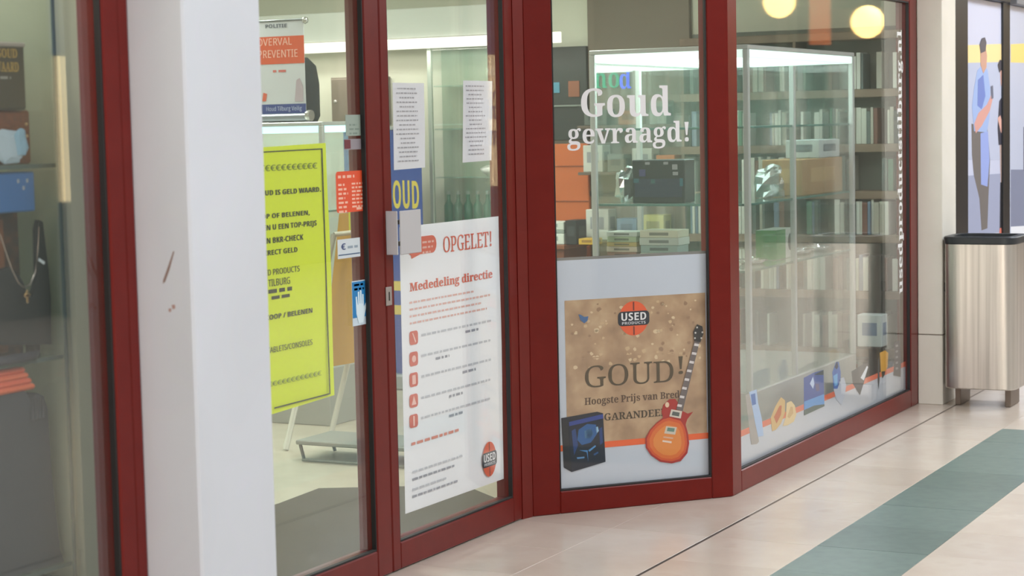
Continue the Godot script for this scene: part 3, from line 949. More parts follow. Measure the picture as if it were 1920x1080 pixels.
func angled_window_print() -> void:
	var g := panel_glass
	var front := 0.0046
	var t := stuck("window_lettering", "large white slab serif lettering on the angled window", "lettering", g, 1062, 283, front)
	var white := rgb(226, 224, 226, 0.5)
	letter_px(t, "Goud", serif_bold, g, 1089, 221, 1256, 160, front, white)
	letter_px(t, "gevraagd!", serif_bold, g, 1063, 283, 1290, 226, front, white)
	var o := stuck("window_film", "white film with gold poster and electric guitar print on the angled window", "window film", g, 1041, 926, front)
	var f := -0.0062
	var e0 := on_plane(g, 1041, 926)
	var e1 := on_plane(g, 1327, 899)
	var top := 0.985
	print_shape(o, "film", g, PackedVector2Array([Vector2(e0.x + 0.008, 0.087), Vector2(e1.x + 0.008, 0.087), Vector2(e1.x + 0.008, top), Vector2(e0.x + 0.008, top)]), f, rgb(202, 209, 220, 0.5))
	print_shape(o, "film_edge", g, PackedVector2Array([Vector2(e0.x + 0.008, top), Vector2(e1.x + 0.008, top), Vector2(e1.x + 0.008, top + 0.011), Vector2(e0.x + 0.008, top + 0.011)]), f, rgb(126, 122, 118, 0.5))
	var kraft := textured(noise_tex(0.012, [[0.0, Color8(150, 118, 88)], [0.4, Color8(176, 142, 108)], [0.7, Color8(192, 160, 124)], [1.0, Color8(206, 178, 142)]], 71, 5), 1.0, 0.6, Vector3.ZERO, false)
	var b0 := on_plane(g, 1063, 840)
	var b1 := on_plane(g, 1061, 564)
	var k0 := Vector2((b0.x + b1.x) / 2.0, 0.262)
	print_shape(o, "gold_poster", g, PackedVector2Array([k0, Vector2(e1.x + 0.002, 0.262), Vector2(e1.x + 0.002, b1.y), Vector2(k0.x, b1.y)]), f + 0.0008, kraft)
	var orange := rgb(232, 100, 48)
	print_shape(o, "orange_line", g, PackedVector2Array([Vector2(e0.x + 0.008, 0.24), Vector2(e1.x + 0.008, 0.24), Vector2(e1.x + 0.008, 0.264), Vector2(e0.x + 0.008, 0.264)]), f + 0.0016, orange)
	# nuggets printed on the poster
	var nug := [rgb(206, 176, 136), rgb(220, 196, 158), rgb(156, 122, 92)]
	for k in 90:
		var q := Vector2(rng.randf_range(k0.x + 0.03, e1.x - 0.02), rng.randf_range(0.56, b1.y - 0.02))
		var r := rng.randf_range(0.004, 0.012)
		var poly := PackedVector2Array()
		for j in 7:
			var a := TAU * j / 7.0
			poly.append(q + Vector2(cos(a) * r * rng.randf_range(0.6, 1.1), sin(a) * r * rng.randf_range(0.5, 1.0)))
		print_shape(o, "nugget_print", g, poly, f + 0.0016, nug[rng.randi() % 3], 0.0003)
	print_poly(o, "blue_mark", g, crop_px([[355, 455], [375, 460], [400, 475], [432, 470], [425, 505], [400, 525], [370, 500]], 1000, 480), f + 0.002, rgb(70, 104, 150))
	used_logo(o, g, on_plane(g, 1189, 597), 0.064, f + 0.0022, 0.068)
	var brown := rgb(84, 70, 50)
	print_shape(o, "rule_line", g, rect(g, 1085, 672, 1290, 660), f + 0.0018, kraft, 0.0002)
	letter_px(o, "GOUD", serif, g, 1098, 728, 1263, 675, f + 0.0022, brown)
	letter_px(o, "!", serif, g, 1273, 702, 1281, 668, f + 0.0022, brown)
	letter_px(o, "Hoogste Prijs van Breda", serif_bold, g, 1097, 764, 1284, 731, f + 0.0022, rgb(92, 68, 52))
	letter_px(o, "GARANDEER", serif_bold, g, 1134, 789, 1252, 766, f + 0.0022, rgb(72, 58, 42))
	# boxed game
	print_poly(o, "box_side_print", g, crop_px([[220, 350], [275, 375], [300, 770], [240, 735]], 1000, 700), f + 0.0026, rgb(22, 22, 32))
	print_poly(o, "box_top_print", g, crop_px([[220, 350], [500, 300], [545, 312], [275, 377]], 1000, 700), f + 0.0026, rgb(20, 24, 40))
	print_poly(o, "box_front_print", g, crop_px([[275, 375], [545, 310], [565, 690], [300, 770]], 1000, 700), f + 0.003, rgb(14, 22, 44))
	print_poly(o, "box_stripe_print", g, crop_px([[280, 380], [545, 318], [548, 352], [282, 412]], 1000, 700), f + 0.0034, rgb(46, 66, 140))
	for q in [[[[355, 440], [420, 395], [490, 400], [500, 470], [450, 540], [380, 560], [345, 520]], 40, 92, 150], [[[400, 450], [450, 430], [470, 470], [440, 510], [405, 505]], 96, 150, 190], [[[485, 420], [505, 415], [512, 450], [495, 470]], 150, 190, 220], [[[300, 450], [330, 430], [350, 560], [320, 640]], 30, 62, 120], [[[515, 430], [538, 420], [545, 540], [522, 560]], 28, 60, 118], [[[360, 600], [425, 600], [430, 690], [418, 615]], 70, 130, 190], [[[340, 655], [400, 650], [400, 662], [345, 668]], 90, 140, 190], [[[430, 600], [485, 560], [490, 570], [440, 612]], 80, 140, 196], [[[470, 630], [505, 610], [510, 622], [478, 642]], 40, 80, 130]]:
		print_poly(o, "box_art_print", g, crop_px(q[0], 1000, 700), f + 0.0034, rgb(q[1], q[2], q[3]), 0.0003)
	# electric guitar
	var body := crop_px([[1108, 200], [1062, 202], [1015, 245], [1000, 300], [1012, 345], [962, 385], [910, 440], [875, 505], [878, 580], [918, 640], [990, 690], [1080, 702], [1150, 684], [1202, 622], [1216, 545], [1206, 465], [1188, 400], [1200, 360], [1246, 300], [1205, 314], [1165, 295], [1150, 262]], 1000, 700)
	print_poly(o, "guitar_body_print", g, body, f + 0.004, rgb(166, 40, 34))
	var mid := [1000 + 1050 / 4.155, 700 + 535 / 4.155]
	var belly := crop_px([[1060, 345], [1010, 360], [962, 395], [915, 445], [885, 510], [890, 575], [928, 630], [995, 676], [1080, 686], [1140, 668], [1188, 612], [1200, 545], [1192, 470], [1175, 410], [1150, 370]], 1000, 700)
	print_poly(o, "guitar_burst_print", g, belly, f + 0.0044, rgb(206, 84, 40))
	print_poly(o, "guitar_burst_print", g, shrunk(belly, mid, 0.88), f + 0.0048, rgb(216, 110, 48))
	print_poly(o, "guitar_burst_print", g, shrunk(belly, mid, 0.7), f + 0.0052, rgb(222, 136, 62))
	print_poly(o, "pickup_print", g, crop_px([[1075, 280], [1160, 295], [1148, 352], [1060, 335]], 1000, 700), f + 0.0056, rgb(214, 204, 190))
	print_poly(o, "pickup_print", g, crop_px([[1086, 296], [1140, 306], [1134, 336], [1078, 326]], 1000, 700), f + 0.006, rgb(90, 96, 92))
	print_poly(o, "pickup_print", g, crop_px([[1035, 412], [1118, 420], [1105, 478], [1020, 468]], 1000, 700), f + 0.0056, rgb(206, 196, 180))
	print_poly(o, "pickup_print", g, crop_px([[1046, 422], [1102, 428], [1096, 456], [1040, 450]], 1000, 700), f + 0.006, rgb(96, 132, 120))
	print_poly(o, "bridge_print", g, crop_px([[1015, 490], [1090, 500], [1088, 512], [1012, 502]], 1000, 700), f + 0.0056, rgb(216, 170, 140))
	print_poly(o, "tailpiece_print", g, crop_px([[1008, 520], [1078, 530], [1076, 545], [1006, 534]], 1000, 700), f + 0.0056, rgb(226, 206, 190))
	print_shape(o, "switch_print", g, disc(on_plane(g, 1251, 759), 0.009, 0.011, 14), f + 0.0056, rgb(230, 200, 170))
	print_poly(o, "guitar_neck_print", g, [[1268, 768], [1280, 771], [1312, 640], [1303, 637]], f + 0.0056, rgb(110, 100, 98))
	for k in 15:
		var u := k / 15.0
		var x0 := lerpf(1269.5, 1303.5, u)
		var y0 := lerpf(762.0, 640.0, u)
		if k % 2 == 0:
			print_poly(o, "fret_print", g, [[x0, y0], [x0 + 8.5, y0 + 1.5], [x0 + 9.5, y0 - 3.0], [x0 + 1.2, y0 - 4.5]], f + 0.006, rgb(214, 208, 206), 0.0003)
	print_poly(o, "headstock_print", g, [[1302, 640], [1313, 642], [1319, 626], [1317, 612], [1307, 608], [1300, 622]], f + 0.0056, rgb(48, 44, 44))
	for q in [[1303, 634], [1304, 624], [1307, 614], [1315, 634], [1317, 623]]:
		print_shape(o, "peg_print", g, disc(on_plane(g, q[0], q[1]), 0.004, 0.004, 8), f + 0.006, rgb(200, 196, 190))

# ---------------------------------------------------------------- print on the long window
func right_window_print() -> void:
	var g := right_glass
	var front := 0.0046
	var t := stuck("window_lettering", "white web address reading upwards on the long window", "lettering", g, 1690, 552, front)
	var a := on_plane(g, 1683, 552)
	var b := on_plane(g, 1695, 58)
	lettering(t, "usedproductstilburg.nl", serif_bold, g, Vector2(a.x - 0.005, a.y), Vector2(a.x + 0.098, b.y), front, rgb(230, 228, 226), "", true)
	var o := stuck("window_film", "white film band with small product pictures along the foot of the long window", "window film", g, 1391, 883, front)
	var f := -0.0062
	print_shape(o, "film", g, PackedVector2Array([Vector2(0.1, 0.088), Vector2(2.608, 0.088), Vector2(2.608, 0.235), Vector2(0.1, 0.235)]), f, rgb(206, 210, 218, 0.5))
	print_shape(o, "orange_line", g, PackedVector2Array([Vector2(0.1, 0.214), Vector2(2.608, 0.214), Vector2(2.608, 0.24), Vector2(0.1, 0.24)]), f + 0.0008, rgb(232, 106, 62))
	var w := f + 0.0016
	var C := func(pts: Array) -> Array: return crop_px(pts, 1360, 640)
	# flat game controller and its box
	print_poly(o, "controller_print", g, C.call([[165, 420], [205, 400], [215, 520], [240, 640], [270, 780], [255, 800], [210, 805], [190, 640]]), w, rgb(176, 168, 160))
	print_poly(o, "box_print", g, C.call([[192, 395], [250, 375], [262, 480], [290, 600], [305, 735], [262, 745], [240, 640], [218, 520]]), w + 0.0004, rgb(172, 194, 224))
	print_poly(o, "box_print", g, C.call([[205, 415], [238, 405], [245, 490], [215, 500]]), w + 0.0008, rgb(84, 118, 178))
	# two gold rings
	for r in [[[[372, 700], [360, 600], [395, 510], [440, 435], [472, 460], [470, 560], [440, 640], [400, 690]], 214, 178, 120], [[[455, 660], [478, 590], [485, 480], [520, 465], [548, 500], [560, 570], [540, 625], [490, 655]], 226, 200, 150], [[[385, 590], [430, 500], [445, 500], [440, 570], [405, 640]], 196, 110, 72], [[[490, 590], [515, 510], [530, 510], [535, 560], [505, 600]], 206, 170, 120]]:
		print_poly(o, "ring_print", g, C.call(r[0]), w + (0.0008 if r[1] < 210 else 0.0004), rgb(r[1], r[2], r[3]))
	# blue boxed game
	print_poly(o, "blue_box_print", g, C.call([[618, 285], [695, 245], [772, 222], [778, 500], [620, 575]]), w, rgb(58, 86, 156))
	print_poly(o, "blue_box_print", g, C.call([[695, 262], [772, 222], [772, 262], [740, 262]]), w + 0.0004, rgb(44, 60, 66))
	print_poly(o, "blue_box_print", g, C.call([[665, 330], [690, 275], [700, 330], [690, 370]]), w + 0.0004, rgb(190, 206, 230))
	print_poly(o, "blue_box_print", g, C.call([[705, 330], [735, 330], [740, 385], [715, 390]]), w + 0.0004, rgb(90, 84, 120))
	print_poly(o, "blue_box_print", g, C.call([[622, 470], [776, 410], [778, 500], [620, 545]]), w + 0.0004, rgb(92, 150, 206))
	print_poly(o, "blue_box_print", g, C.call([[620, 535], [700, 500], [778, 490], [778, 505], [620, 578]]), w + 0.0008, rgb(84, 100, 92))
	# folded telephone
	print_poly(o, "phone_print", g, C.call([[840, 240], [870, 160], [890, 160], [905, 240], [905, 300], [880, 370], [850, 370]]), w, rgb(66, 104, 176))
	print_poly(o, "phone_print", g, C.call([[850, 370], [880, 370], [900, 290], [930, 280], [948, 340], [940, 410], [912, 500], [870, 450]]), w, rgb(188, 194, 206))
	print_poly(o, "phone_print", g, C.call([[858, 200], [878, 155], [886, 200], [872, 220]]), w + 0.0004, rgb(44, 48, 66))
	print_poly(o, "phone_print", g, C.call([[848, 270], [880, 250], [880, 340], [858, 350]]), w + 0.0004, rgb(110, 170, 214))
	# laptop
	print_poly(o, "laptop_print", g, C.call([[990, 235], [1060, 190], [1125, 165], [1115, 230], [1080, 340], [1055, 420], [1000, 330]]), w, rgb(88, 86, 86))
	print_poly(o, "laptop_print", g, C.call([[1060, 285], [1110, 190], [1118, 200], [1085, 305]]), w + 0.0004, rgb(222, 226, 230))
	# cordless drill
	print_poly(o, "drill_print", g, C.call([[1210, 90], [1250, 70], [1275, 90], [1270, 200], [1250, 240], [1230, 285], [1218, 240], [1215, 170]]), w, rgb(214, 160, 60))
	print_poly(o, "drill_print", g, C.call([[1222, 235], [1250, 232], [1248, 260], [1230, 288]]), w + 0.0004, rgb(50, 44, 40))
	print_poly(o, "drill_bit_print", g, C.call([[1195, 150], [1205, 120], [1208, 300], [1200, 375], [1194, 300]]), w, rgb(60, 62, 66))
	# remote control
	print_poly(o, "remote_print", g, C.call([[1320, 10], [1362, -10], [1375, 130], [1372, 278], [1315, 265], [1325, 130]]), w, rgb(110, 102, 100))
	for k in 5:
		print_poly(o, "remote_button_print", g, C.call([[1332, 30 + 44 * k], [1350, 24 + 44 * k], [1352, 40 + 44 * k], [1334, 46 + 44 * k]]), w + 0.0004, rgb(166, 160, 158), 0.0003)

# ---------------------------------------------------------------- inside the shop
func vitrine(label: String, x0: float, x1: float, z0: float, z1: float, y0: float, h: float, shelves: Array, mid: Array, tint: Color, energy: float) -> Node3D:
	var t := thing("display_cabinet", label, "display cabinet", Vector3(x0, 0, z0))
	var alu := rgb(196, 200, 196, 0.35, 0.3)
	var w := x1 - x0
	var d := z1 - z0
	box_at(t, "plinth", Vector3(0, 0.002, 0), Vector3(w, y0, d), rgb(168, 170, 162, 0.5), 0.004)
	for x in [0.0, w - 0.025]:
		for z in [0.0, d - 0.025]:
			box_at(t, "post", Vector3(x, y0, z), Vector3(x + 0.025, h, z + 0.025), alu, 0.003)
	for m in mid:
		box_at(t, "post", Vector3(m.x - x0 - 0.012, y0, m.y - z0 - 0.012), Vector3(m.x - x0 + 0.012, h - 0.06, m.y - z0 + 0.012), alu, 0.003)
	box_at(t, "canopy", Vector3(0, h, 0), Vector3(w, h + 0.02, d), alu, 0.003)
	var fr := [[Vector3(0.025, h - 0.035, 0.004), Vector3(w - 0.025, h, 0.02)], [Vector3(0.025, h - 0.035, d - 0.02), Vector3(w - 0.025, h, d - 0.004)], [Vector3(0.004, h - 0.035, 0.025), Vector3(0.02, h, d - 0.025)], [Vector3(w - 0.02, h - 0.035, 0.025), Vector3(w - 0.004, h, d - 0.025)]]
	for q in fr:
		box_at(t, "head_rail", q[0], q[1], glow(tint, 0.9), 0.003)
	box_at(t, "light_panel", Vector3(0.03, h - 0.02, 0.03), Vector3(w - 0.03, h - 0.006, d - 0.03), glow(tint, 2.6), 0.002)
	var gl := glass(Color(0.72, 0.86, 0.8), 0.03)
	for q in [[Vector3(0.025, y0, d - 0.014), Vector3(w - 0.025, h - 0.035, d - 0.009)], [Vector3(0.025, y0, 0.009), Vector3(w - 0.025, h - 0.035, 0.014)], [Vector3(0.009, y0, 0.025), Vector3(0.014, h - 0.035, d - 0.025)], [Vector3(w - 0.014, y0, 0.025), Vector3(w - 0.009, h - 0.035, d - 0.025)]]:
		box_at(t, "pane", q[0], q[1], gl, 0.0005)
	for y in shelves:
		box_at(t, "glass_shelf", Vector3(0.026, y - 0.008, 0.026), Vector3(w - 0.026, y, d - 0.026), glass(Color(0.55, 0.75, 0.68), 0.22), 0.001)
		box_at(t, "shelf_edge", Vector3(0.018, y - 0.009, 0.03), Vector3(0.0255, y + 0.001, d - 0.03), rgb(90, 130, 120, 0.2), 0.001)
		box_at(t, "shelf_edge", Vector3(0.03, y - 0.009, d - 0.0255), Vector3(w - 0.03, y + 0.001, d - 0.018), rgb(90, 130, 120, 0.2), 0.001)
	area(t, Vector3(w / 2, h - 0.04, d / 2), Vector2(w * 0.9, d * 0.8), tint, energy)
	return t

# a closed carton: body, lid band and a printed label on the side that faces the window
func carton(called: String, label: String, category: String, lo: Vector3, hi: Vector3, m: Material, band: Material, group := "", turn := 0.0) -> Node3D:
	var c := (lo + hi) / 2.0
	var t := thing(called, label, category, Vector3(c.x, lo.y, c.z), group, turn)
	var s := hi - lo
	put(t, "body", cbox(s, 0.003), m, Vector3(0, s.y / 2, 0))
	put(t, "printed_label", cbox(Vector3(0.001, s.y * 0.4, s.z * 0.6), 0.0003), band, Vector3(-s.x / 2 - 0.0006, s.y * 0.55, 0))
	put(t, "printed_label", cbox(Vector3(s.x * 0.6, s.y * 0.4, 0.001), 0.0003), band, Vector3(0, s.y * 0.55, s.z / 2 + 0.0006))
	return t

func foil_bag(label: String, at: Vector3, size: Vector3, seed_: int) -> void:
	var t := thing("foil_bag", label, "plastic bag", at)
	var m := rgb(206, 214, 210, 0.12, 0.75)
	put(t, "bag", lump(size, 0.42, seed_, 8, 12), m, Vector3(0, size.y / 2, 0))
	put(t, "bag_neck", lump(Vector3(size.x * 0.45, size.y * 0.4, size.z * 0.5), 0.5, seed_ + 7, 6, 9), m, Vector3(0.01, size.y * 0.98, 0.02))

func shop_inside() -> void:
	# corner vitrine behind the two windows
	var zf := -0.15
	var N := on_z(1402, 100, zf)
	var R := on_z(1602, 110, zf)
	var L := on_x(1104, 103, N.x)
	var M := on_z(1485, 110, zf - 0.02)
	var vx := N.x
	var h := 1.815
	vitrine("tall lit glass display cabinet in the corner behind the shop windows", N.x, R.x, L.z, zf, 0.33, h, [0.86, 1.15, 1.485], [Vector2(M.x, zf - 0.02), Vector2(N.x + 0.5, L.z + 0.02)], Color(0.92, 1.0, 0.97), 0.9)
	# on the 1.15 shelf, towards the angled window
	var k0 := on_x(1186, 388, vx + 0.1)
	var k1 := on_x(1283, 299, vx + 0.1)
	var box := thing("gift_box", "black boxed set with pale emblems on the middle glass shelf", "box", Vector3(vx + 0.1, 1.151, (k0.z + k1.z) / 2))
	var bw := k1.z - k0.z
	var bh := k1.y - 1.151
	put(box, "carton", cbox(Vector3(0.12, bh, bw), 0.004), rgb(20, 24, 30, 0.4), Vector3(0.06, bh / 2, 0))
	put(box, "window_print", cbox(Vector3(0.001, bh * 0.42, bw * 0.9), 0.0003), rgb(30, 40, 66, 0.4), Vector3(-0.0006, bh * 0.35, 0))
	for q in [[-0.2, 0.92, 0.09, 0.06], [0.15, 0.92, 0.09, 0.06], [0.32, 0.83, 0.1, 0.12], [0.33, 0.68, 0.1, 0.08]]:
		put(box, "emblem", cbox(Vector3(0.001, bh * q[3], bw * q[2]), 0.0003), rgb(150, 146, 150), Vector3(-0.0008, bh * q[1], bw * q[0]))
	for q in [[-0.3, 0.7, 0.12, 0.16, 60, 54, 110], [-0.42, 0.52, 0.1, 0.1, 24, 90, 104], [0.44, 0.48, 0.06, 0.18, 30, 96, 112], [-0.1, 0.5, 0.08, 0.1, 44, 84, 90]]:
		put(box, "emblem", cbox(Vector3(0.001, bh * q[3], bw * q[2]), 0.0003), rgb(q[4], q[5], q[6]), Vector3(-0.0012, bh * q[1], bw * q[0]))
	var s0 := on_x(1155, 386, vx + 0.16)
	foil_bag("crumpled clear plastic bag beside the black boxed set", Vector3(vx + 0.16, 1.151, (L.z + k0.z) / 2.0 + 0.015), Vector3(0.12, 0.14, (k0.z - L.z) * 0.5), 5)
	# piles on the lower shelf
	var heights := [0.86, 0.885, 0.905, 0.93, 0.955, 0.975, 1.0]
	var spines := [[196, 204, 190], [150, 96, 84], [156, 110, 92], [206, 190, 168], [188, 164, 96], [170, 186, 150], [198, 206, 196]]
	var pz := on_x(1166, 440, vx + 0.1).z
	for k in heights.size():
		var th: float = (heights[k + 1] if k + 1 < heights.size() else 1.022) - heights[k]
		book("flat book in the pile on the lower glass shelf", Vector3(vx + 0.16, heights[k] + 0.0005, pz), Vector3(0.13, th - 0.001, 0.15 - 0.004 * (k % 3)), spines[k], "books piled in the corner cabinet")
	pz = on_x(1236, 440, vx + 0.1).z
	for k in 5:
		book("pale game box in the pile beside the books", Vector3(vx + 0.16, 0.8605 + 0.034 * k, pz), Vector3(0.13, 0.033, 0.19 - 0.006 * (k % 3)), [[176, 186, 170], [200, 206, 190], [150, 168, 160], [190, 196, 186], [206, 204, 180]][k], "game boxes piled in the corner cabinet")
	# towards the long window: bag, cartons, green box, silver trays
	var bz := on_z(1452, 366, -0.3)
	foil_bag("crumpled clear plastic bag next to the brown carton", Vector3(bz.x - 0.06, 1.151, -0.3), Vector3(0.22, 0.13, 0.14), 15)
	var c0 := on_z(1505, 365, -0.2)
	carton("cardboard_carton", "brown cardboard carton on the middle glass shelf", "carton", Vector3(c0.x, 1.151, -0.4), Vector3(R.x - 0.05, 1.151 + 0.17, -0.2), rgb(178, 142, 100, 0.8), rgb(196, 164, 118, 0.8))
	var w0 := on_z(1536, 300, -0.21)
	carton("white_carton", "white printed carton on top of the brown carton", "carton", Vector3(w0.x, 1.3215, -0.38), Vector3(R.x - 0.06, 1.41, -0.21), rgb(198, 206, 204, 0.6), rgb(120, 130, 136, 0.6))
	var g0 := on_z(1441, 500, -0.3)
	var g1 := on_z(1474, 440, -0.3)
	var gb := carton("green_carton", "green and white box standing on the lower glass shelf", "carton", Vector3(g0.x, 0.861, -0.36), Vector3(g1.x, 1.0, -0.26), rgb(206, 214, 204, 0.5), rgb(206, 214, 204, 0.5))
	var gs := Vector3(g1.x - g0.x, 0.139, 0.1)
	put(gb, "green_wrap", cbox(Vector3(gs.x * 0.5, gs.y - 0.002, gs.z + 0.003), 0.001), rgb(56, 150, 76, 0.5), Vector3(-gs.x * 0.25 - 0.0015, gs.y / 2, 0))
	put(gb, "oval_print", lathe([[0.0, 0.0], [1.0, 0.0, 1], [1.0, 0.001, 1], [0.0, 0.001]], 16, 0.03, 0.04), rgb(44, 60, 52), Vector3(gs.x * 0.25, 0.075, 0.0515), Vector3(PI / 2, 0, 0))
	for q in [[1410, 0.16, 25], [1500, 0.2, 26], [1530, 0.24, 27]]:
		var p := on_z(q[0], 490, -0.3)
		var t := thing("silver_tray", "small silver tray on the lower glass shelf", "tray", Vector3(p.x, 0.861, -0.3), "silver trays in the corner cabinet")
		put(t, "dish", lathe([[0.0, 0.004], [0.05, 0.004], [0.075, 0.02], [0.078, 0.02], [0.05, 0.0], [0.0, 0.0]], 20, 1.2, 0.9), rgb(210, 214, 212, 0.15, 0.9))
		put(t, "trinket", lump(Vector3(0.05, 0.03, 0.04), 0.4, q[2], 6, 8), rgb(220, 224, 222, 0.1, 0.8), Vector3(0, 0.018, 0))
	wall_shelves()
	# pelmet that shines above the wall shelves
	var pel := thing("light_pelmet", "white lit pelmet above the wall shelves", "light", Vector3(2.55, 0, -1.6))
	var pw := rgb(232, 234, 226, 0.6)
	box_at(pel, "fascia", Vector3(0.0, 2.03, -2.6), Vector3(0.03, 2.2, -0.75), pw)
	box_at(pel, "lid", Vector3(0.03, 2.18, -2.6), Vector3(0.245, 2.2, -0.75), pw)
	box_at(pel, "light_strip", Vector3(-0.02, 1.965, -2.6), Vector3(-0.002, 2.025, -0.36), glow(Color(1, 0.99, 0.95), 0.95), 0.002)
	area(pel, Vector3(-0.01, 1.96, -1.4), Vector2(0.05, 2.2), Color(1, 0.99, 0.94), 0.7)
	# orange panel and glass wall case seen through the door
	backdrop()
	var op := thing("slat_panel", "orange wall panel between the shelves and the glass wall case", "wall panel", Vector3(2.74, 0.15, -2.15))
	box_at(op, "board", Vector3(0, 0, -0.2), Vector3(0.05, 1.25, 0.25), rgb(198, 100, 42, 0.6))
	for k in 6:
		box_at(op, "groove_strip", Vector3(-0.006, 0.12 + 0.2 * k, -0.2), Vector3(0.0, 0.126 + 0.2 * k, 0.25), rgb(150, 76, 34, 0.6), 0.001)
	wall_case()
	door_view()

func book(label: String, at: Vector3, size: Vector3, c: Array, group: String) -> void:
	var t := thing("book", label, "book", at, group)
	put(t, "cover", cbox(size, 0.0015), rgb(c[0], c[1], c[2], 0.6), Vector3(0, size.y / 2, 0))
	put(t, "spine_print", cbox(Vector3(0.0008, size.y * 0.4, size.z * 0.5), 0.0002), rgb(int(c[0] * 0.6), int(c[1] * 0.6), int(c[2] * 0.6), 0.6), Vector3(-size.x / 2 - 0.0005, size.y / 2, 0))

func wall_shelves() -> void:
	var t := thing("wall_shelving", "grey brown wall shelving full of game cases", "shelving", Vector3(2.79, 0, -1.0))
	var wood := textured(noise_tex(0.02, [[0.0, Color8(112, 92, 76)], [1.0, Color8(140, 120, 100)]], 81, 4), 1.0, 0.5)
	var back := rgb(120, 122, 112, 0.7)
	box_at(t, "back_panel", Vector3(-0.012, 0.03, -0.27), Vector3(0.0, 1.99, 0.96), back)
	var ys := [0.045, 0.30, 0.605, 0.90, 1.13, 1.375, 1.66, 1.96]
	for y in ys:
		box_at(t, "shelf_board", Vector3(-0.2, y - 0.042, -0.27), Vector3(-0.013, y, 0.96), wood, 0.002)
	for z in [-0.26, 0.38, 0.95]:
		box_at(t, "upright", Vector3(-0.195, 0.004, z - 0.009), Vector3(-0.014, 1.96, z + 0.009), wood, 0.002)
	var tones := [[214, 216, 206, "white"], [196, 198, 184, "cream"], [96, 108, 104, "grey"], [58, 66, 66, "black"], [84, 128, 104, "green"], [120, 82, 70, "brown"], [108, 128, 150, "blue"], [176, 174, 160, "pale grey"]]
	var weight := [0, 0, 0, 0, 1, 1, 2, 2, 3, 4, 5, 6, 7, 7]
	var names := ["bottom board", "second board from the floor", "third board from the floor", "fourth board from the floor", "fifth board from the floor", "third board from the top", "second board from the top"]
	var case_mesh := {}
	for r in range(0, 7):
		var z := -0.055
		var low := -1.22
		while z > low:
			var th: float = [0.014, 0.016, 0.022, 0.03][rng.randi() % 4]
			if rng.randf() < 0.2:
				z -= rng.randf_range(0.02, 0.09)
				continue
			if absf(z - th / 2 + 1.25) < 0.03 or absf(z - th / 2 + 0.62) < 0.028 or absf(z - th / 2 + 0.05) < 0.02:
				z -= 0.012
				continue
			var hh: float = [0.19, 0.17, 0.175, 0.185][rng.randi() % 4] * (0.97 if r == 4 else 1.0)
			var c: Array = tones[weight[rng.randi() % weight.size()]]
			var key := "%.3f %.3f" % [th, hh]
			if not case_mesh.has(key):
				case_mesh[key] = cbox(Vector3(0.13, hh, th - 0.0015), 0.0015)
			var o := MeshInstance3D.new()
			o.name = numbered("game_case")
			o.mesh = case_mesh[key]
			o.material_override = rgb(c[0], c[1], c[2], 0.4)
			o.position = Vector3(2.79 - 0.125 + rng.randf_range(-0.008, 0.008), ys[r] + hh / 2 + 0.0005, z - th / 2)
			add_child(o)
			o.set_meta("label", "%s game case on the wall shelving, %s" % [c[3], names[r]])
			o.set_meta("category", "game case")
			o.set_meta("group", "game cases on the wall shelving")
			z -= th
	# boxes lying before the end of the rows
	var st := thing("display_stand", "slim black floor stand before the end of the wall shelving", "stand", Vector3(2.53, 0.003, -0.16))
	put(st, "column", cbox(Vector3(0.05, 0.8, 0.075), 0.004), rgb(42, 32, 30, 0.5), Vector3(0, 0.4, 0))
	put(st, "foot_plate", cbox(Vector3(0.1, 0.012, 0.14), 0.003), rgb(30, 26, 26, 0.5), Vector3(-0.01, 0.006, 0))
	put(st, "bracket", cbox(Vector3(0.11, 0.012, 0.12), 0.002), rgb(42, 32, 30, 0.5), Vector3(-0.08, 0.325, 0))
	carton("card_carton", "white carton with a printed picture on the slim black stand", "carton", Vector3(2.4, 0.3345, -0.225), Vector3(2.5, 0.5, -0.095), rgb(206, 216, 214, 0.5), rgb(120, 140, 166, 0.5))

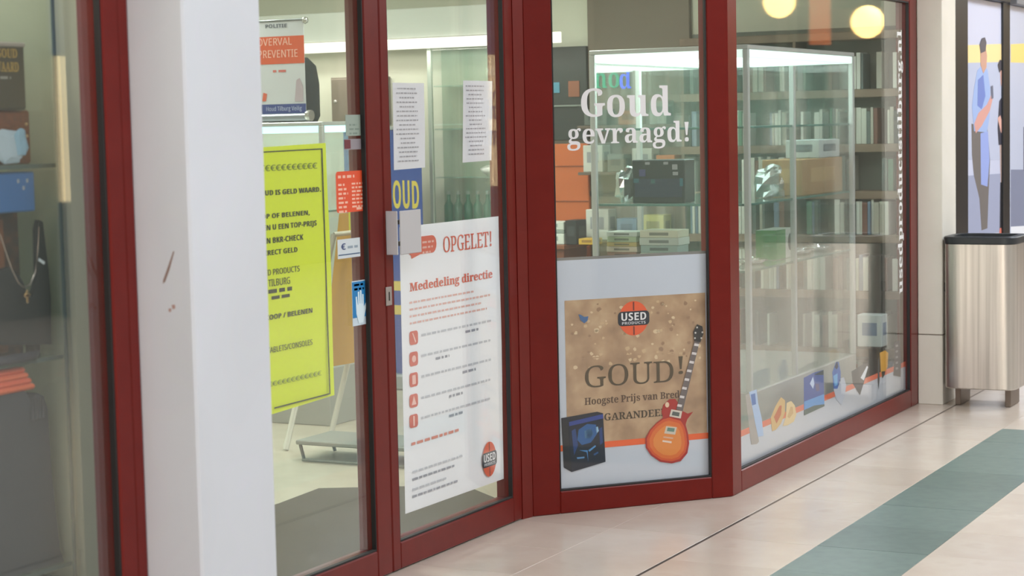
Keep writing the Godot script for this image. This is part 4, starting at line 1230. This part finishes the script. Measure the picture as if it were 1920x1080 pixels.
# taupe wall lining, dark sign board and goods seen through the angled window
func backdrop() -> void:
	var t := thing("wall_lining", "taupe wall lining behind the corner cabinet", "wall panel", Vector3(2.76, 0.0, -1.6))
	box_at(t, "board", Vector3(0.0, 0.03, -0.3), Vector3(0.035, 2.4, 0.32), rgb(128, 116, 102, 0.7))
	box_at(t, "rail", Vector3(-0.006, 1.1, -0.3), Vector3(0.0, 1.13, 0.32), rgb(96, 86, 76, 0.6), 0.001)
	for y in [0.86, 1.24, 1.5]:
		box_at(t, "shelf_board", Vector3(-0.16, y - 0.016, -0.3), Vector3(-0.001, y, 0.32), rgb(104, 92, 80, 0.6), 0.002)
	var k := thing("sign_board", "black green wall panel with a pale shelf rail above the orange panel", "wall panel", Vector3(2.74, 1.42, -2.15))
	box_at(k, "board", Vector3(0.0, 0.0, -0.2), Vector3(0.05, 0.53, 0.25), rgb(40, 48, 44, 0.5))
	box_at(k, "rail", Vector3(-0.01, 0.19, -0.2), Vector3(0.0, 0.2, 0.25), rgb(120, 130, 122, 0.4), 0.002)
	put(k, "blue_mark", cbox(Vector3(0.004, 0.06, 0.04), 0.001), rgb(70, 130, 150, 0.5), Vector3(-0.003, 0.3, 0.06))
	put(k, "orange_mark", cbox(Vector3(0.004, 0.09, 0.07), 0.001), rgb(128, 78, 52, 0.5), Vector3(-0.003, 0.29, 0.17))
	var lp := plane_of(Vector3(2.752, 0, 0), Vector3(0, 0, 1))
	var ls := thing("mirrored_letters", "small green and blue glowing letters standing in for a sign mirrored in the pane", "sign", Vector3(2.752, 1.6, -1.7))  # reflection of a lit sign, imitated by glowing letters behind the pane
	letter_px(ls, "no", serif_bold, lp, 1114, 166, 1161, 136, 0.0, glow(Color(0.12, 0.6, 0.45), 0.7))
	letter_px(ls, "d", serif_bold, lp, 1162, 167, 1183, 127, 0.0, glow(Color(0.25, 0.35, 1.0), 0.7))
	var goods := [[1.24, -1.82, 0.15, 0.12, 200, 200, 190, "white"], [1.24, -1.68, 0.1, 0.1, 120, 124, 116, "grey"], [1.24, -1.52, 0.13, 0.12, 190, 194, 184, "pale grey"], [1.24, -1.38, 0.09, 0.11, 206, 126, 72, "orange"], [1.5, -1.8, 0.09, 0.14, 96, 104, 98, "dark grey"], [1.5, -1.6, 0.08, 0.12, 168, 110, 76, "tan"], [1.5, -1.42, 0.13, 0.1, 150, 156, 146, "grey green"], [0.86, -1.8, 0.17, 0.14, 214, 214, 204, "large white"], [0.86, -1.62, 0.12, 0.12, 108, 132, 158, "pale blue"], [0.86, -1.46, 0.14, 0.13, 196, 190, 120, "pale yellow"]]
	for q in goods:
		carton("goods_carton", "%s carton on the taupe wall shelves, %s" % [q[7], "top board" if q[0] > 1.4 else ("middle board" if q[0] > 1.0 else "lowest board")], "carton", Vector3(2.63, q[0] + 0.0005, q[1] - q[3] / 2), Vector3(2.74, q[0] + q[2], q[1] + q[3] / 2), rgb(q[4], q[5], q[6], 0.6), rgb(int(q[4] * 0.75), int(q[5] * 0.75), int(q[6] * 0.8), 0.6))
	# a low counter under the orange panel with boxes on it
	var z0 := on_x(1030, 455, 2.4).z
	var c := thing("low_counter", "low reddish wooden counter before the orange panel", "counter", Vector3(2.4, 0.0, -2.2))
	box_at(c, "carcass", Vector3(0.0, 0.003, -0.25), Vector3(0.3, 0.82, 0.3), rgb(112, 62, 40, 0.5))
	box_at(c, "worktop", Vector3(-0.015, 0.82, -0.26), Vector3(0.31, 0.845, 0.31), rgb(134, 80, 52, 0.4))
	var pile := [[0.0, 0.06, 214, 218, 208, "white"], [0.0605, 0.02, 150, 160, 152, "grey"], [0.081, 0.045, 206, 210, 200, "off-white"]]
	for q in pile:
		carton("counter_box", "flat %s box in the pile on the low counter" % q[5], "carton", Vector3(2.42, 0.8455 + q[0], z0 - 0.1), Vector3(2.55, 0.8455 + q[0] + q[1], z0 + 0.08), rgb(q[2], q[3], q[4], 0.5), rgb(150, 156, 150, 0.5))
	carton("black_carton", "small black carton beside the pile on the low counter", "carton", Vector3(2.42, 0.8455, z0 + 0.09), Vector3(2.55, 0.98, z0 + 0.16), rgb(36, 40, 40, 0.5), rgb(60, 66, 66, 0.5))
	carton("yellow_carton", "yellow carton beside the black carton on the low counter", "carton", Vector3(2.42, 0.8455, z0 + 0.17), Vector3(2.52, 0.88, z0 + 0.27), rgb(206, 164, 60, 0.5), rgb(150, 110, 50, 0.5))

func wall_case() -> void:
	var t := thing("wall_case", "shallow glass wall case with green bottles beside the orange panel", "wall case", Vector3(2.6, 0, -2.62))
	var alu := rgb(186, 196, 184, 0.35, 0.3)
	box_at(t, "back_panel", Vector3(0.17, 0.6, -0.24), Vector3(0.19, 2.0, 0.24), rgb(150, 162, 140, 0.6))
	for z in [-0.24, 0.215]:
		box_at(t, "post", Vector3(0, 0.6, z), Vector3(0.025, 2.0, z + 0.025), alu)
	box_at(t, "bottom", Vector3(0, 0.6, -0.215), Vector3(0.17, 0.62, 0.215), alu)
	box_at(t, "top", Vector3(0, 1.98, -0.215), Vector3(0.17, 2.0, 0.215), alu)
	box_at(t, "pane", Vector3(0.009, 0.62, -0.215), Vector3(0.014, 1.98, 0.215), glass(Color(0.72, 0.86, 0.8), 0.06), 0.0005)
	for y in [0.95, 1.22, 1.5, 1.75]:
		box_at(t, "glass_shelf", Vector3(0.02, y - 0.007, -0.21), Vector3(0.165, y, 0.21), glass(Color(0.55, 0.75, 0.68), 0.3), 0.001)
	var bottle := [[0.0, 0.0], [0.026, 0.0, 1], [0.028, 0.006], [0.028, 0.1], [0.012, 0.13], [0.011, 0.165], [0.0, 0.165]]
	for k in 6:
		var b := thing("bottle", "small dark green bottle in the glass wall case", "bottle", Vector3(2.68, 0.951, -2.78 + 0.065 * k), "bottles in the glass wall case")
		put(b, "flask", lathe(bottle, 14), rgb(40, 104, 76, 0.15))
		put(b, "stopper", lathe([[0.0, 0.185], [0.011, 0.185, 1], [0.011, 0.16, 1], [0.0, 0.16]], 10), rgb(150, 160, 150, 0.4))
	var p := thing("porcelain_bowl", "white porcelain bowl on the glass wall case shelf", "bowl", Vector3(2.68, 1.2205, -2.47))
	put(p, "bowl", lathe([[0.0, 0.0], [0.04, 0.0], [0.075, 0.025], [0.085, 0.045], [0.08, 0.045], [0.05, 0.02], [0.0, 0.012]], 20), rgb(226, 228, 220, 0.3))
	put(p, "lid", lathe([[0.084, 0.046], [0.05, 0.062], [0.012, 0.068], [0.012, 0.08], [0.0, 0.082]], 20), rgb(226, 228, 220, 0.3))

func door_view() -> void:
	# doormat just inside the doors
	var mt := thing("doormat", "dark grey brown doormat just inside the sliding doors", "doormat", Vector3(-1.2, 0.002, -1.1))
	var pile := textured(noise_tex(0.25, [[0.0, Color8(70, 66, 56)], [0.5, Color8(86, 82, 70)], [1.0, Color8(104, 98, 84)]], 91, 3), 3.0, 0.95)
	var a := on_y(598, 921)
	var b := on_y(870, 915)
	var c := on_y(930, 940)
	var e := on_y(522, 950)
	var rubber := rgb(44, 42, 40, 0.8)
	var off := Vector3(1.2, 0, 1.1)
	var pts := [[-2.6, -0.7], [c.x + 0.05, -0.7], [c.x, c.z], [b.x, b.z], [a.x, a.z], [e.x, e.z], [-2.6, -1.75]]
	var loc := []
	for p in pts:
		loc.append([p[0] + off.x, p[1] + off.z])
	floor_slab(mt, "backing", loc, 0.0005, 0.006, rubber)
	floor_slab(mt, "pile", loc, 0.006, 0.011, pile)
	# low steel platform
	var p0 := on_y(572, 866)
	var pl := thing("low_platform", "low steel display platform on thin legs inside the shop", "platform", Vector3(p0.x, 0.002, p0.z))
	var steel := rgb(150, 152, 144, 0.4, 0.3)
	box_at(pl, "deck", Vector3(0, 0.075, -0.05), Vector3(0.3, 0.095, 1.0), steel, 0.004)
	for q in [[0.01, -0.03], [0.27, -0.03], [0.01, 0.96], [0.27, 0.96]]:
		put(pl, "leg", tube([Vector3(q[0], 0.075, q[1]), Vector3(q[0], 0.004, q[1] + 0.02)], 0.008), rgb(110, 112, 106, 0.4, 0.4))
	box_at(pl, "foot_bar", Vector3(0.0, 0.0, -0.02), Vector3(0.02, 0.012, 1.0), steel, 0.003)
	# leaning board on two slanting legs
	var f1 := on_y(536, 846)
	var f2 := on_y(622, 810)
	var ax: float = f1.x + 0.35
	var es := thing("easel", "easel with slanting pale legs carrying a mustard yellow board", "easel", Vector3(f1.x, 0.002, f1.z))
	var pale := rgb(196, 192, 176, 0.5)
	var t1 := on_x(626, 440, ax)
	var t2 := on_x(712, 430, ax + 0.25)
	put(es, "leg", tube([Vector3(0, 0.005, 0), t1 - es.position], 0.014), pale)
	put(es, "leg", tube([f2 - es.position + Vector3(0, 0.005, 0), t2 - es.position], 0.014), pale)
	put(es, "leg", tube([on_y(705, 835) - es.position + Vector3(0, 0.005, 0), t2 - es.position + Vector3(0, 0, -0.02)], 0.014), pale)
	put(es, "crossbar", tube([t1 - es.position, t2 - es.position], 0.012), pale)
	var bx := ax + 0.12
	var q0 := on_x(606, 690, bx - 0.08) - es.position
	var q1 := on_x(712, 672, bx - 0.08) - es.position
	var q2 := on_x(722, 395, bx) - es.position
	var q3 := on_x(636, 400, bx) - es.position
	var st := SurfaceTool.new()
	st.begin(Mesh.PRIMITIVE_TRIANGLES)
	st.set_smooth_group(-1)
	var dd := Vector3(0.012, 0, 0)
	for f in [[q0, q1, q2, q3], [q1 + dd, q0 + dd, q3 + dd, q2 + dd], [q3, q2, q2 + dd, q3 + dd], [q0 + dd, q1 + dd, q1, q0], [q0, q3, q3 + dd, q0 + dd], [q1, q1 + dd, q2 + dd, q2]]:
		for k in [0, 2, 1, 0, 3, 2]:
			st.add_vertex(f[k])
	st.generate_normals()
	put(es, "board", st.commit(), rgb(196, 146, 40, 0.5))
	var yc := on_x(664, 420, bx - 0.01) - es.position
	put(es, "yellow_card", cbox(Vector3(0.002, 0.14, 0.06), 0.0005), rgb(214, 216, 30, 0.5), yc)
	# blue roll-up banner
	var z0 := on_x(727, 690, 2.35)
	var z1 := on_x(800, 690, 2.35)
	var bt := on_x(790, 318, 2.35)
	var bz := z1.z - 0.52
	var bn := thing("roll_up_banner", "blue roll-up banner with yellow outlined capitals inside the shop", "banner", Vector3(2.35, 0.002, z1.z - 0.26))
	var hgt := 1.5
	put(bn, "base", cbox(Vector3(0.14, 0.09, 0.54), 0.012), rgb(170, 172, 174, 0.35, 0.5), Vector3(0, 0.046, 0))
	put(bn, "fabric", cbox(Vector3(0.002, hgt - 0.09, 0.52), 0.0005), rgb(34, 66, 140, 0.6), Vector3(0, 0.09 + (hgt - 0.09) / 2, 0))
	put(bn, "pole", tube([Vector3(0.03, 0.05, 0), Vector3(0.01, hgt, 0)], 0.008), rgb(150, 150, 150, 0.3, 0.6))
	put(bn, "top_rail", cbox(Vector3(0.02, 0.02, 0.53), 0.004), rgb(180, 182, 184, 0.3, 0.5), Vector3(0, hgt + 0.008, 0))
	var bp := plane_of(Vector3(2.349, 0, 0), Vector3(0, 0, 1))
	var o0 := on_plane(bp, 738, 391)
	var o1 := on_plane(bp, 785, 338)
	lettering(bn, "GOUD", sans_bold, bp, Vector2(o0.x, o0.y), Vector2(o1.x, o1.y), 0.0006, rgb(214, 186, 70), "OUD")
	for k in 3:
		var y0 := on_plane(bp, 750, 545 + 45 * k)
		fine_print(bn, bp, Vector2(bz + 0.03, y0.y), 0.46, 1, 0.05, 0.055, 0.0008, rgb(206, 176, 84))
	# tall counter cabinet with a small police banner
	var cx := 1.0
	var zr := on_x(604, 236, cx)
	vitrine("waist to shoulder high lit glass counter cabinet inside the shop", cx, cx + 0.45, zr.z - 1.05, zr.z, 0.3, 1.53, [0.7, 1.1], [], Color(0.82, 1.0, 1.0), 0.7)
	var py := 1.552
	var pb := thing("table_banner", "small white and orange table-top crime prevention banner on the counter cabinet", "banner", Vector3(cx + 0.1, py, 0))
	var tl := on_x(482, 30, cx + 0.1)
	var trr := on_x(569, 36, cx + 0.1)
	var blp := on_x(572, 192, cx + 0.1)
	var pz0: float = trr.z - 0.36
	pb.position.z = trr.z - 0.18
	var hp := plane_of(Vector3(cx + 0.099, 0, 0), Vector3(0, 0, 1))
	put(pb, "fabric", cbox(Vector3(0.002, trr.y - py - 0.04, 0.36), 0.0004), rgb(206, 208, 212, 0.5), Vector3(0, 0.04 + (trr.y - py - 0.04) / 2, 0))
	put(pb, "base", lathe([[0.0, -0.2], [0.022, -0.2, 1], [0.022, 0.2, 1], [0.0, 0.2]], 20), rgb(150, 156, 162, 0.3, 0.6), Vector3(0, 0.023, 0), Vector3(PI / 2, 0, 0))
	for s in [-0.2, 0.2]:
		put(pb, "end_cap", lathe([[0.0, -0.012], [0.028, -0.012, 1], [0.03, 0.0], [0.028, 0.012, 1], [0.0, 0.012]], 20), rgb(206, 206, 200, 0.2, 0.8), Vector3(0, 0.031, s), Vector3(PI / 2, 0, 0))
	put(pb, "top_rail", tube([Vector3(0, trr.y - py, -0.19), Vector3(0, trr.y - py, 0.19)], 0.006), rgb(120, 124, 124, 0.3, 0.6))
	put(pb, "rail_knob", lathe([[0.0, -0.02], [0.014, -0.012], [0.018, 0.0], [0.014, 0.012], [0.0, 0.02]], 12), rgb(206, 206, 200, 0.2, 0.7), Vector3(0, trr.y - py - 0.005, 0.19))
	var fo := 0.0006
	var r0 := on_plane(hp, 571, 118)
	var r1 := on_plane(hp, 569, 66)
	print_shape(pb, "orange_field", hp, PackedVector2Array([Vector2(pz0, r0.y), Vector2(trr.z, r0.y), Vector2(trr.z, r1.y), Vector2(pz0, r1.y)]), fo, rgb(214, 88, 44))
	var n0 := on_plane(hp, 572, 194)
	print_shape(pb, "blue_field", hp, PackedVector2Array([Vector2(pz0, py + 0.04), Vector2(trr.z, py + 0.04), Vector2(trr.z, n0.y), Vector2(pz0, n0.y)]), fo, rgb(46, 66, 132))
	letter_px(pb, "POLITIE", sans_bold, hp, 498, 53, 538, 44, fo + 0.0006, rgb(92, 98, 112))
	letter_px(pb, "OVERVAL", sans, hp, 494, 86, 547, 70, fo + 0.001, rgb(240, 190, 170), "VERVAL")
	letter_px(pb, "PREVENTIE", sans, hp, 494, 109, 558, 92, fo + 0.001, rgb(240, 190, 170), "REVENTIE")
	fine_print(pb, hp, on_plane(hp, 512, 136), 0.09, 1, 0.02, 0.012, fo + 0.0006, rgb(206, 110, 100))
	letter_px(pb, "Houd Tilburg Veilig", sans, hp, 500, 211, 566, 198, fo + 0.001, rgb(176, 184, 214))
	print_poly(pb, "figure_print", hp, [[553, 190], [556, 150], [562, 146], [568, 160], [569, 190]], fo + 0.0006, rgb(184, 168, 176))
	print_poly(pb, "figure_print", hp, [[492, 190], [494, 174], [501, 176], [499, 190]], fo + 0.0006, rgb(214, 100, 70))
	# black bag behind it
	var g0 := on_x(598, 230, cx + 0.3)
	var bag := thing("backpack", "black backpack standing behind the small banner on the counter cabinet", "backpack", Vector3(cx + 0.3, py, g0.z - 0.16))
	var cloth := rgb(36, 44, 46, 0.8)
	put(bag, "body", lathe([[0.0, 0.0], [0.9, 0.0], [1.0, 0.03], [1.0, 0.2], [0.9, 0.29], [0.6, 0.335], [0.0, 0.345]], 24, 0.09, 0.16), cloth)
	put(bag, "front_pocket", lathe([[0.0, 0.02], [0.9, 0.03], [1.0, 0.06], [0.95, 0.15], [0.0, 0.17]], 20, 0.05, 0.12), rgb(46, 54, 56, 0.8), Vector3(-0.06, 0, 0))
	put(bag, "strap", tube([Vector3(0, 0.335, -0.03), Vector3(0, 0.375, -0.015), Vector3(0, 0.375, 0.02), Vector3(0, 0.335, 0.03)], 0.008), cloth)
	# thin black rod by the bag and the brown cupboard on the wall
	var cu := thing("wall_cupboard", "grey brown wall cupboard on the cream wall", "cupboard", Vector3(2.6, 1.53, 0))
	var u0 := on_x(622, 232, 2.6)
	var u1 := on_x(700, 138, 2.6)
	cu.position.z = (u0.z + u1.z) / 2
	var uw := u1.z - u0.z
	var uh := u1.y - u0.y
	put(cu, "case", cbox(Vector3(0.195, uh, uw), 0.003), rgb(112, 104, 90, 0.6), Vector3(0.1, uh / 2, 0))
	put(cu, "door", cbox(Vector3(0.012, uh - 0.02, uw - 0.02), 0.003), rgb(124, 112, 98, 0.5), Vector3(-0.006, uh / 2, 0))
	put(cu, "knob", lathe([[0.0, 0.0], [0.01, 0.005], [0.012, 0.012], [0.0, 0.02]], 12), rgb(190, 186, 180, 0.3, 0.6), Vector3(-0.014, uh / 2, -uw * 0.35), Vector3(0, 0, PI / 2))

# ---------------------------------------------------------------- jewellery display
func left_display() -> void:
	var case_x := on_z(113, 400, -0.19).x
	var t := thing("jewellery_case", "glass jewellery case with glass shelves behind the first window", "display case", Vector3(case_x, 0.46, -0.19))
	var edge := rgb(78, 96, 90, 0.2)
	box_at(t, "end_pane", Vector3(-0.006, 0.02, -0.6), Vector3(0.0, 1.8, 0.0), glass(Color(0.7, 0.84, 0.78), 0.06), 0.0005)
	box_at(t, "corner_edge", Vector3(-0.007, 0.02, 0.0005), Vector3(0.003, 1.8, 0.006), edge, 0.001)
	for y in [0.06, 0.545, 0.985]:
		box_at(t, "glass_shelf", Vector3(-1.9, y - 0.008, -0.58), Vector3(-0.008, y, -0.002), glass(Color(0.5, 0.66, 0.58), 0.3), 0.001)
		box_at(t, "shelf_edge", Vector3(-1.9, y - 0.009, -0.0015), Vector3(-0.008, y + 0.001, 0.0), edge, 0.0005)
	box_at(t, "foot", Vector3(-1.9, 0.0, -0.6), Vector3(0.0, 0.02, 0.0), edge, 0.002)
	var z := -0.2
	var W := func(px: float, py: float) -> Vector3: return on_z(px, py, z)
	# top shelf
	var y0 := 1.446
	var r0: Vector3 = W.call(72, 307)
	var r1: Vector3 = W.call(72, 206)
	var wd := thing("wooden_box", "reddish brown wooden box with brass studs on the top glass shelf", "box", Vector3(r0.x - 0.13, y0, z - 0.1))
	var wood := textured(noise_tex(0.03, [[0.0, Color8(78, 44, 26)], [0.5, Color8(116, 66, 38)], [1.0, Color8(92, 54, 34)]], 101, 4), 2.0, 0.4)
	var bh := r1.y - y0
	put(wd, "body", cbox(Vector3(0.26, bh, 0.16), 0.004), wood, Vector3(0, bh / 2, 0))
	put(wd, "end_board", cbox(Vector3(0.012, bh - 0.004, 0.15), 0.003), wood, Vector3(0.136, bh / 2, -0.005))
	for k in 3:
		put(wd, "stud", lathe([[0.0, 0.0], [0.004, 0.001], [0.003, 0.004], [0.0, 0.005]], 8), rgb(200, 170, 120, 0.3, 0.6), Vector3(0.115, bh * (0.3 + 0.22 * k), 0.0805), Vector3(PI / 2, 0, 0))
	var top := y0 + bh
	var d1: Vector3 = W.call(49, 85)
	var card := thing("gift_bag", "dark olive gift bag with gold capitals on the wooden box", "gift bag", Vector3(r0.x - 0.14, top + 0.0005, z - 0.05))
	var ch := d1.y - top
	var cw: float = d1.x - (r0.x - 0.14)
	put(card, "bag", cbox(Vector3(cw * 2, ch, 0.09), 0.004), rgb(62, 58, 40, 0.5), Vector3(0, ch / 2, 0))
	put(card, "bag_rim", cbox(Vector3(cw * 2 + 0.004, 0.012, 0.094), 0.003), rgb(150, 146, 134, 0.3), Vector3(0, ch, 0))
	var cp := plane_of(Vector3(0, 0, z - 0.0045), Vector3(1, 0, 0))
	var gold := rgb(168, 140, 66, 0.4)
	letter_px(card, "GOUD", serif_bold, cp, 3, 108, 31, 92, 0.0006, gold, "OUD")
	letter_px(card, "WAARD", serif_bold, cp, 2, 134, 34, 117, 0.0006, gold, "AARD")
	fine_print(card, cp, on_plane(cp, 0, 148), 0.035, 1, 0.02, 0.006, 0.0006, rgb(140, 140, 130))
	var n0: Vector3 = W.call(26, 276)
	var eu := thing("banknote", "crumpled blue banknote lying before the wooden box", "banknote", Vector3(n0.x, y0 + 0.0005, z - 0.009))
	put(eu, "fold", lump(Vector3(0.1, 0.075, 0.014), 0.4, 33, 6, 7), rgb(168, 190, 198, 0.7), Vector3(0, 0.039, 0))
	put(eu, "corner", lump(Vector3(0.045, 0.06, 0.008), 0.4, 35, 5, 6), rgb(132, 172, 190, 0.7), Vector3(0.03, 0.05, 0.006))
	# middle shelf
	y0 = 1.0055
	var m0: Vector3 = W.call(97, 645)
	var m1: Vector3 = W.call(80, 415)
	var bw: Vector3 = W.call(68, 396)
	var blk := thing("wooden_block", "tall dark brown wooden block on the middle glass shelf", "block", Vector3(bw.x - 0.12, y0, z - 0.092))
	var kh := bw.y - y0
	put(blk, "body", cbox(Vector3(0.24, kh, 0.08), 0.004), textured(noise_tex(0.02, [[0.0, Color8(34, 26, 22)], [0.55, Color8(62, 42, 28)], [1.0, Color8(110, 66, 34)]], 103, 4), 2.2, 0.5), Vector3(0, kh / 2, 0))
	put(blk, "inlay", cbox(Vector3(0.03, kh * 0.9, 0.003), 0.001), rgb(116, 70, 38, 0.5), Vector3(0.05, kh / 2, 0.041))
	var bb := thing("blue_box", "bright blue carton on top of the tall wooden block", "carton", Vector3(bw.x - 0.1, bw.y + 0.0005, z - 0.046))
	var b1: Vector3 = W.call(66, 322)
	var qh := b1.y - bw.y
	put(bb, "body", cbox(Vector3(0.2, qh, 0.09), 0.003), rgb(52, 104, 158, 0.4), Vector3(0, qh / 2, 0))
	for q in [[0.045, 0.78], [0.075, 0.78], [0.062, 0.6]]:
		put(bb, "silver_dot", cbox(Vector3(0.007, 0.009, 0.001), 0.0003), rgb(206, 220, 226, 0.2, 0.5), Vector3(q[0], qh * q[1], 0.0455))
	var bust := thing("necklace_bust", "black necklace display bust on the middle glass shelf", "display bust", Vector3(m0.x, y0, z))
	var poly := PackedVector2Array()
	for q in [[-30, 648], [98, 646], [97, 560], [92, 500], [82, 416], [74, 412], [70, 430], [72, 520], [60, 560], [40, 520], [20, 500], [-30, 520]]:
		var bp: Vector3 = W.call(q[0], q[1]) - bust.position
		poly.append(Vector2(bp.x, maxf(bp.y, 0.0)))
	put(bust, "front_board", slab_mesh(poly, -0.014, -0.002), rgb(28, 32, 32, 0.7))
	put(bust, "strut", cbox(Vector3(0.02, 0.12, 0.03), 0.002), rgb(24, 26, 26, 0.7), Vector3(-0.03, 0.06, -0.03))
	var nk := thing("necklace", "fine silver chain with a gold cross pendant hung on the black bust", "necklace", Vector3(m0.x - 0.06, y0 + 0.1, z + 0.016))
	var chain := []
	for q in [[-12, 430], [0, 440], [10, 470], [22, 505], [34, 530], [45, 539], [56, 534], [66, 510], [71, 470], [73, 425]]:
		chain.append(on_z(q[0], q[1], z + 0.016) - nk.position)
	put(nk, "chain", tube(chain, 0.0014, 6), rgb(200, 190, 176, 0.25, 0.8))
	var cr := on_z(51, 556, z + 0.016) - nk.position
	put(nk, "pendant", cbox(Vector3(0.007, 0.03, 0.004), 0.001), rgb(206, 180, 130, 0.25, 0.8), cr)
	put(nk, "pendant", cbox(Vector3(0.02, 0.008, 0.004), 0.001), rgb(206, 180, 130, 0.25, 0.8), cr + Vector3(0, 0.003, 0))
	var tg := on_z(78, 490, z + 0.018) - nk.position
	put(nk, "price_tag", cbox(Vector3(0.022, 0.007, 0.001), 0.0003), rgb(206, 220, 222, 0.5), tg, Vector3(0, 0, -0.5))
	var ring_m := thing("dark_tray", "dark grey jewellery tray at the foot of the bust", "tray", Vector3(m0.x - 0.13, y0, z + 0.012))
	put(ring_m, "dish", lathe([[0.0, 0.003], [0.045, 0.003], [0.055, 0.018], [0.058, 0.018], [0.05, 0.0], [0.0, 0.0]], 20, 1.3, 0.2), rgb(40, 46, 56, 0.4))
	# bottom shelf
	y0 = 0.5205
	var v0: Vector3 = W.call(128, 1018)
	var v1: Vector3 = W.call(74, 745)
	var bagp := PackedVector2Array([Vector2(-0.26, 0.0), Vector2(0.0, 0.0), Vector2(-0.012, 0.03), Vector2(-0.022, 0.12), Vector2(-0.03, 0.22), Vector2(-0.035, v1.y - y0 - 0.03), Vector2(-0.048, v1.y - y0), Vector2(-0.07, v1.y - y0 + 0.01), Vector2(-0.09, v1.y - y0 - 0.01), Vector2(-0.11, v1.y - y0 + 0.02), Vector2(-0.26, v1.y - y0 + 0.02)])
	var vb := thing("velvet_bag", "dark blue grey velvet display bag on the bottom glass shelf", "bag", Vector3(minf(v0.x, case_x - 0.012), y0, z - 0.06))
	put(vb, "body", slab_mesh(bagp, -0.05, 0.05), rgb(54, 60, 66, 0.8))
	for k in 4:
		put(vb, "pleat", tube([Vector3(-0.05 - 0.012 * k, v1.y - y0 - 0.002, 0.05), Vector3(-0.06 - 0.012 * k, v1.y - y0 - 0.05, 0.056)], 0.004, 6), rgb(54, 60, 66, 0.8))
	var oc: Vector3 = W.call(36, 702)
	for k in 4:
		var p := thing("orange_pouch", "flat orange velvet pouch stacked on the dark velvet bag", "pouch", Vector3(oc.x - 0.04 - 0.004 * k, v1.y + 0.021 + 0.0135 * k, z - 0.05), "orange pouches on the velvet bag")
		put(p, "cloth", cbox(Vector3(0.19 - 0.012 * k, 0.013, 0.1), 0.005), rgb(214, 104 - 8 * (k % 2), 62, 0.8), Vector3(0, 0.0065, 0))

# ---------------------------------------------------------------- across the arcade (mirrored in the panes)
func mirrored(px: float, py: float, far: float) -> Vector3:
	# where a thing stands that the long window mirrors at this pixel, far metres along the sight line
	var q := CAM + ray(px, py).normalized() * far
	q.z = -0.05 - q.z
	return q

func far_side() -> void:
	var wall := setting("wall_opposite", "cream shop fronts on the other side of the arcade")
	var cream := rgb(206, 198, 184, 0.7)
	box_at(wall, "plaster", Vector3(-16, 0, 8.1), Vector3(26, 3.44, 8.3), rgb(150, 146, 140, 0.7))
	for k in 14:
		box_at(wall, "pilaster", Vector3(-15.5 + 3.0 * k, 0, 7.9), Vector3(-15.0 + 3.0 * k, 3.44, 8.1), cream, 0.006)
	for q in [[1626, 41, 20.0], [1461, 4, 20.5], [1760, 60, 21.0]]:
		var p := mirrored(q[0], q[1], q[2])
		var t := thing("globe_lamp", "warm glowing globe pendant hanging across the arcade", "pendant lamp", p, "globe pendants across the arcade")
		put(t, "globe_bulb", lathe([[0.0, -0.165], [0.06, -0.154], [0.117, -0.117], [0.154, -0.06], [0.165, 0.0], [0.154, 0.06], [0.117, 0.117], [0.06, 0.154], [0.0, 0.165]], 24), glow(Color(1.0, 0.84, 0.5), 5.0))
		put(t, "cord", tube([Vector3(0, 0.16, 0), Vector3(0, 3.44 - p.y, 0)], 0.006, 6), rgb(40, 40, 40))
		var l := OmniLight3D.new()
		l.name = "bulb_light"
		l.light_color = Color(1.0, 0.84, 0.55)
		l.light_energy = 0.6
		l.light_size = 0.16
		l.omni_range = 40.0
		l.omni_attenuation = 2.0
		l.shadow_enabled = true
		t.add_child(l)
	var ob := mirrored(1537, 35, 19.0)
	var bn := thing("hanging_sign", "orange cloth sign hanging across the arcade", "sign", Vector3(ob.x, ob.y - 0.25, ob.z))
	put(bn, "cloth", cbox(Vector3(0.3, 0.5, 0.01), 0.002), rgb(232, 120, 44, 0.7), Vector3(0, 0.25, 0), Vector3(0, 0.4, 0))
	put(bn, "wire", tube([Vector3(0, 0.5, 0), Vector3(0, 3.44 - bn.position.y, 0)], 0.004, 6), rgb(60, 60, 60))
	var lb := mirrored(125, 320, 16.6)
	var sb := thing("sign_column", "tall backlit cream sign column across the arcade", "sign", Vector3(lb.x, 0.0, 7.86))
	put(sb, "plinth", cbox(Vector3(0.32, 0.95, 0.08), 0.004), rgb(96, 104, 130, 0.6), Vector3(0, 0.475, 0))
	put(sb, "light_face", cbox(Vector3(0.28, 1.2, 0.05), 0.004), glow(Color(1.0, 0.9, 0.7), 1.8), Vector3(0, 1.56, 0))
	put(sb, "cap", cbox(Vector3(0.32, 0.5, 0.08), 0.004), rgb(120, 136, 190, 0.6), Vector3(0, 2.42, 0))
	area(sb, Vector3(0, 1.56, -0.03), Vector2(0.28, 1.2), Color(1.0, 0.9, 0.7), 0.35, Vector3.ZERO)
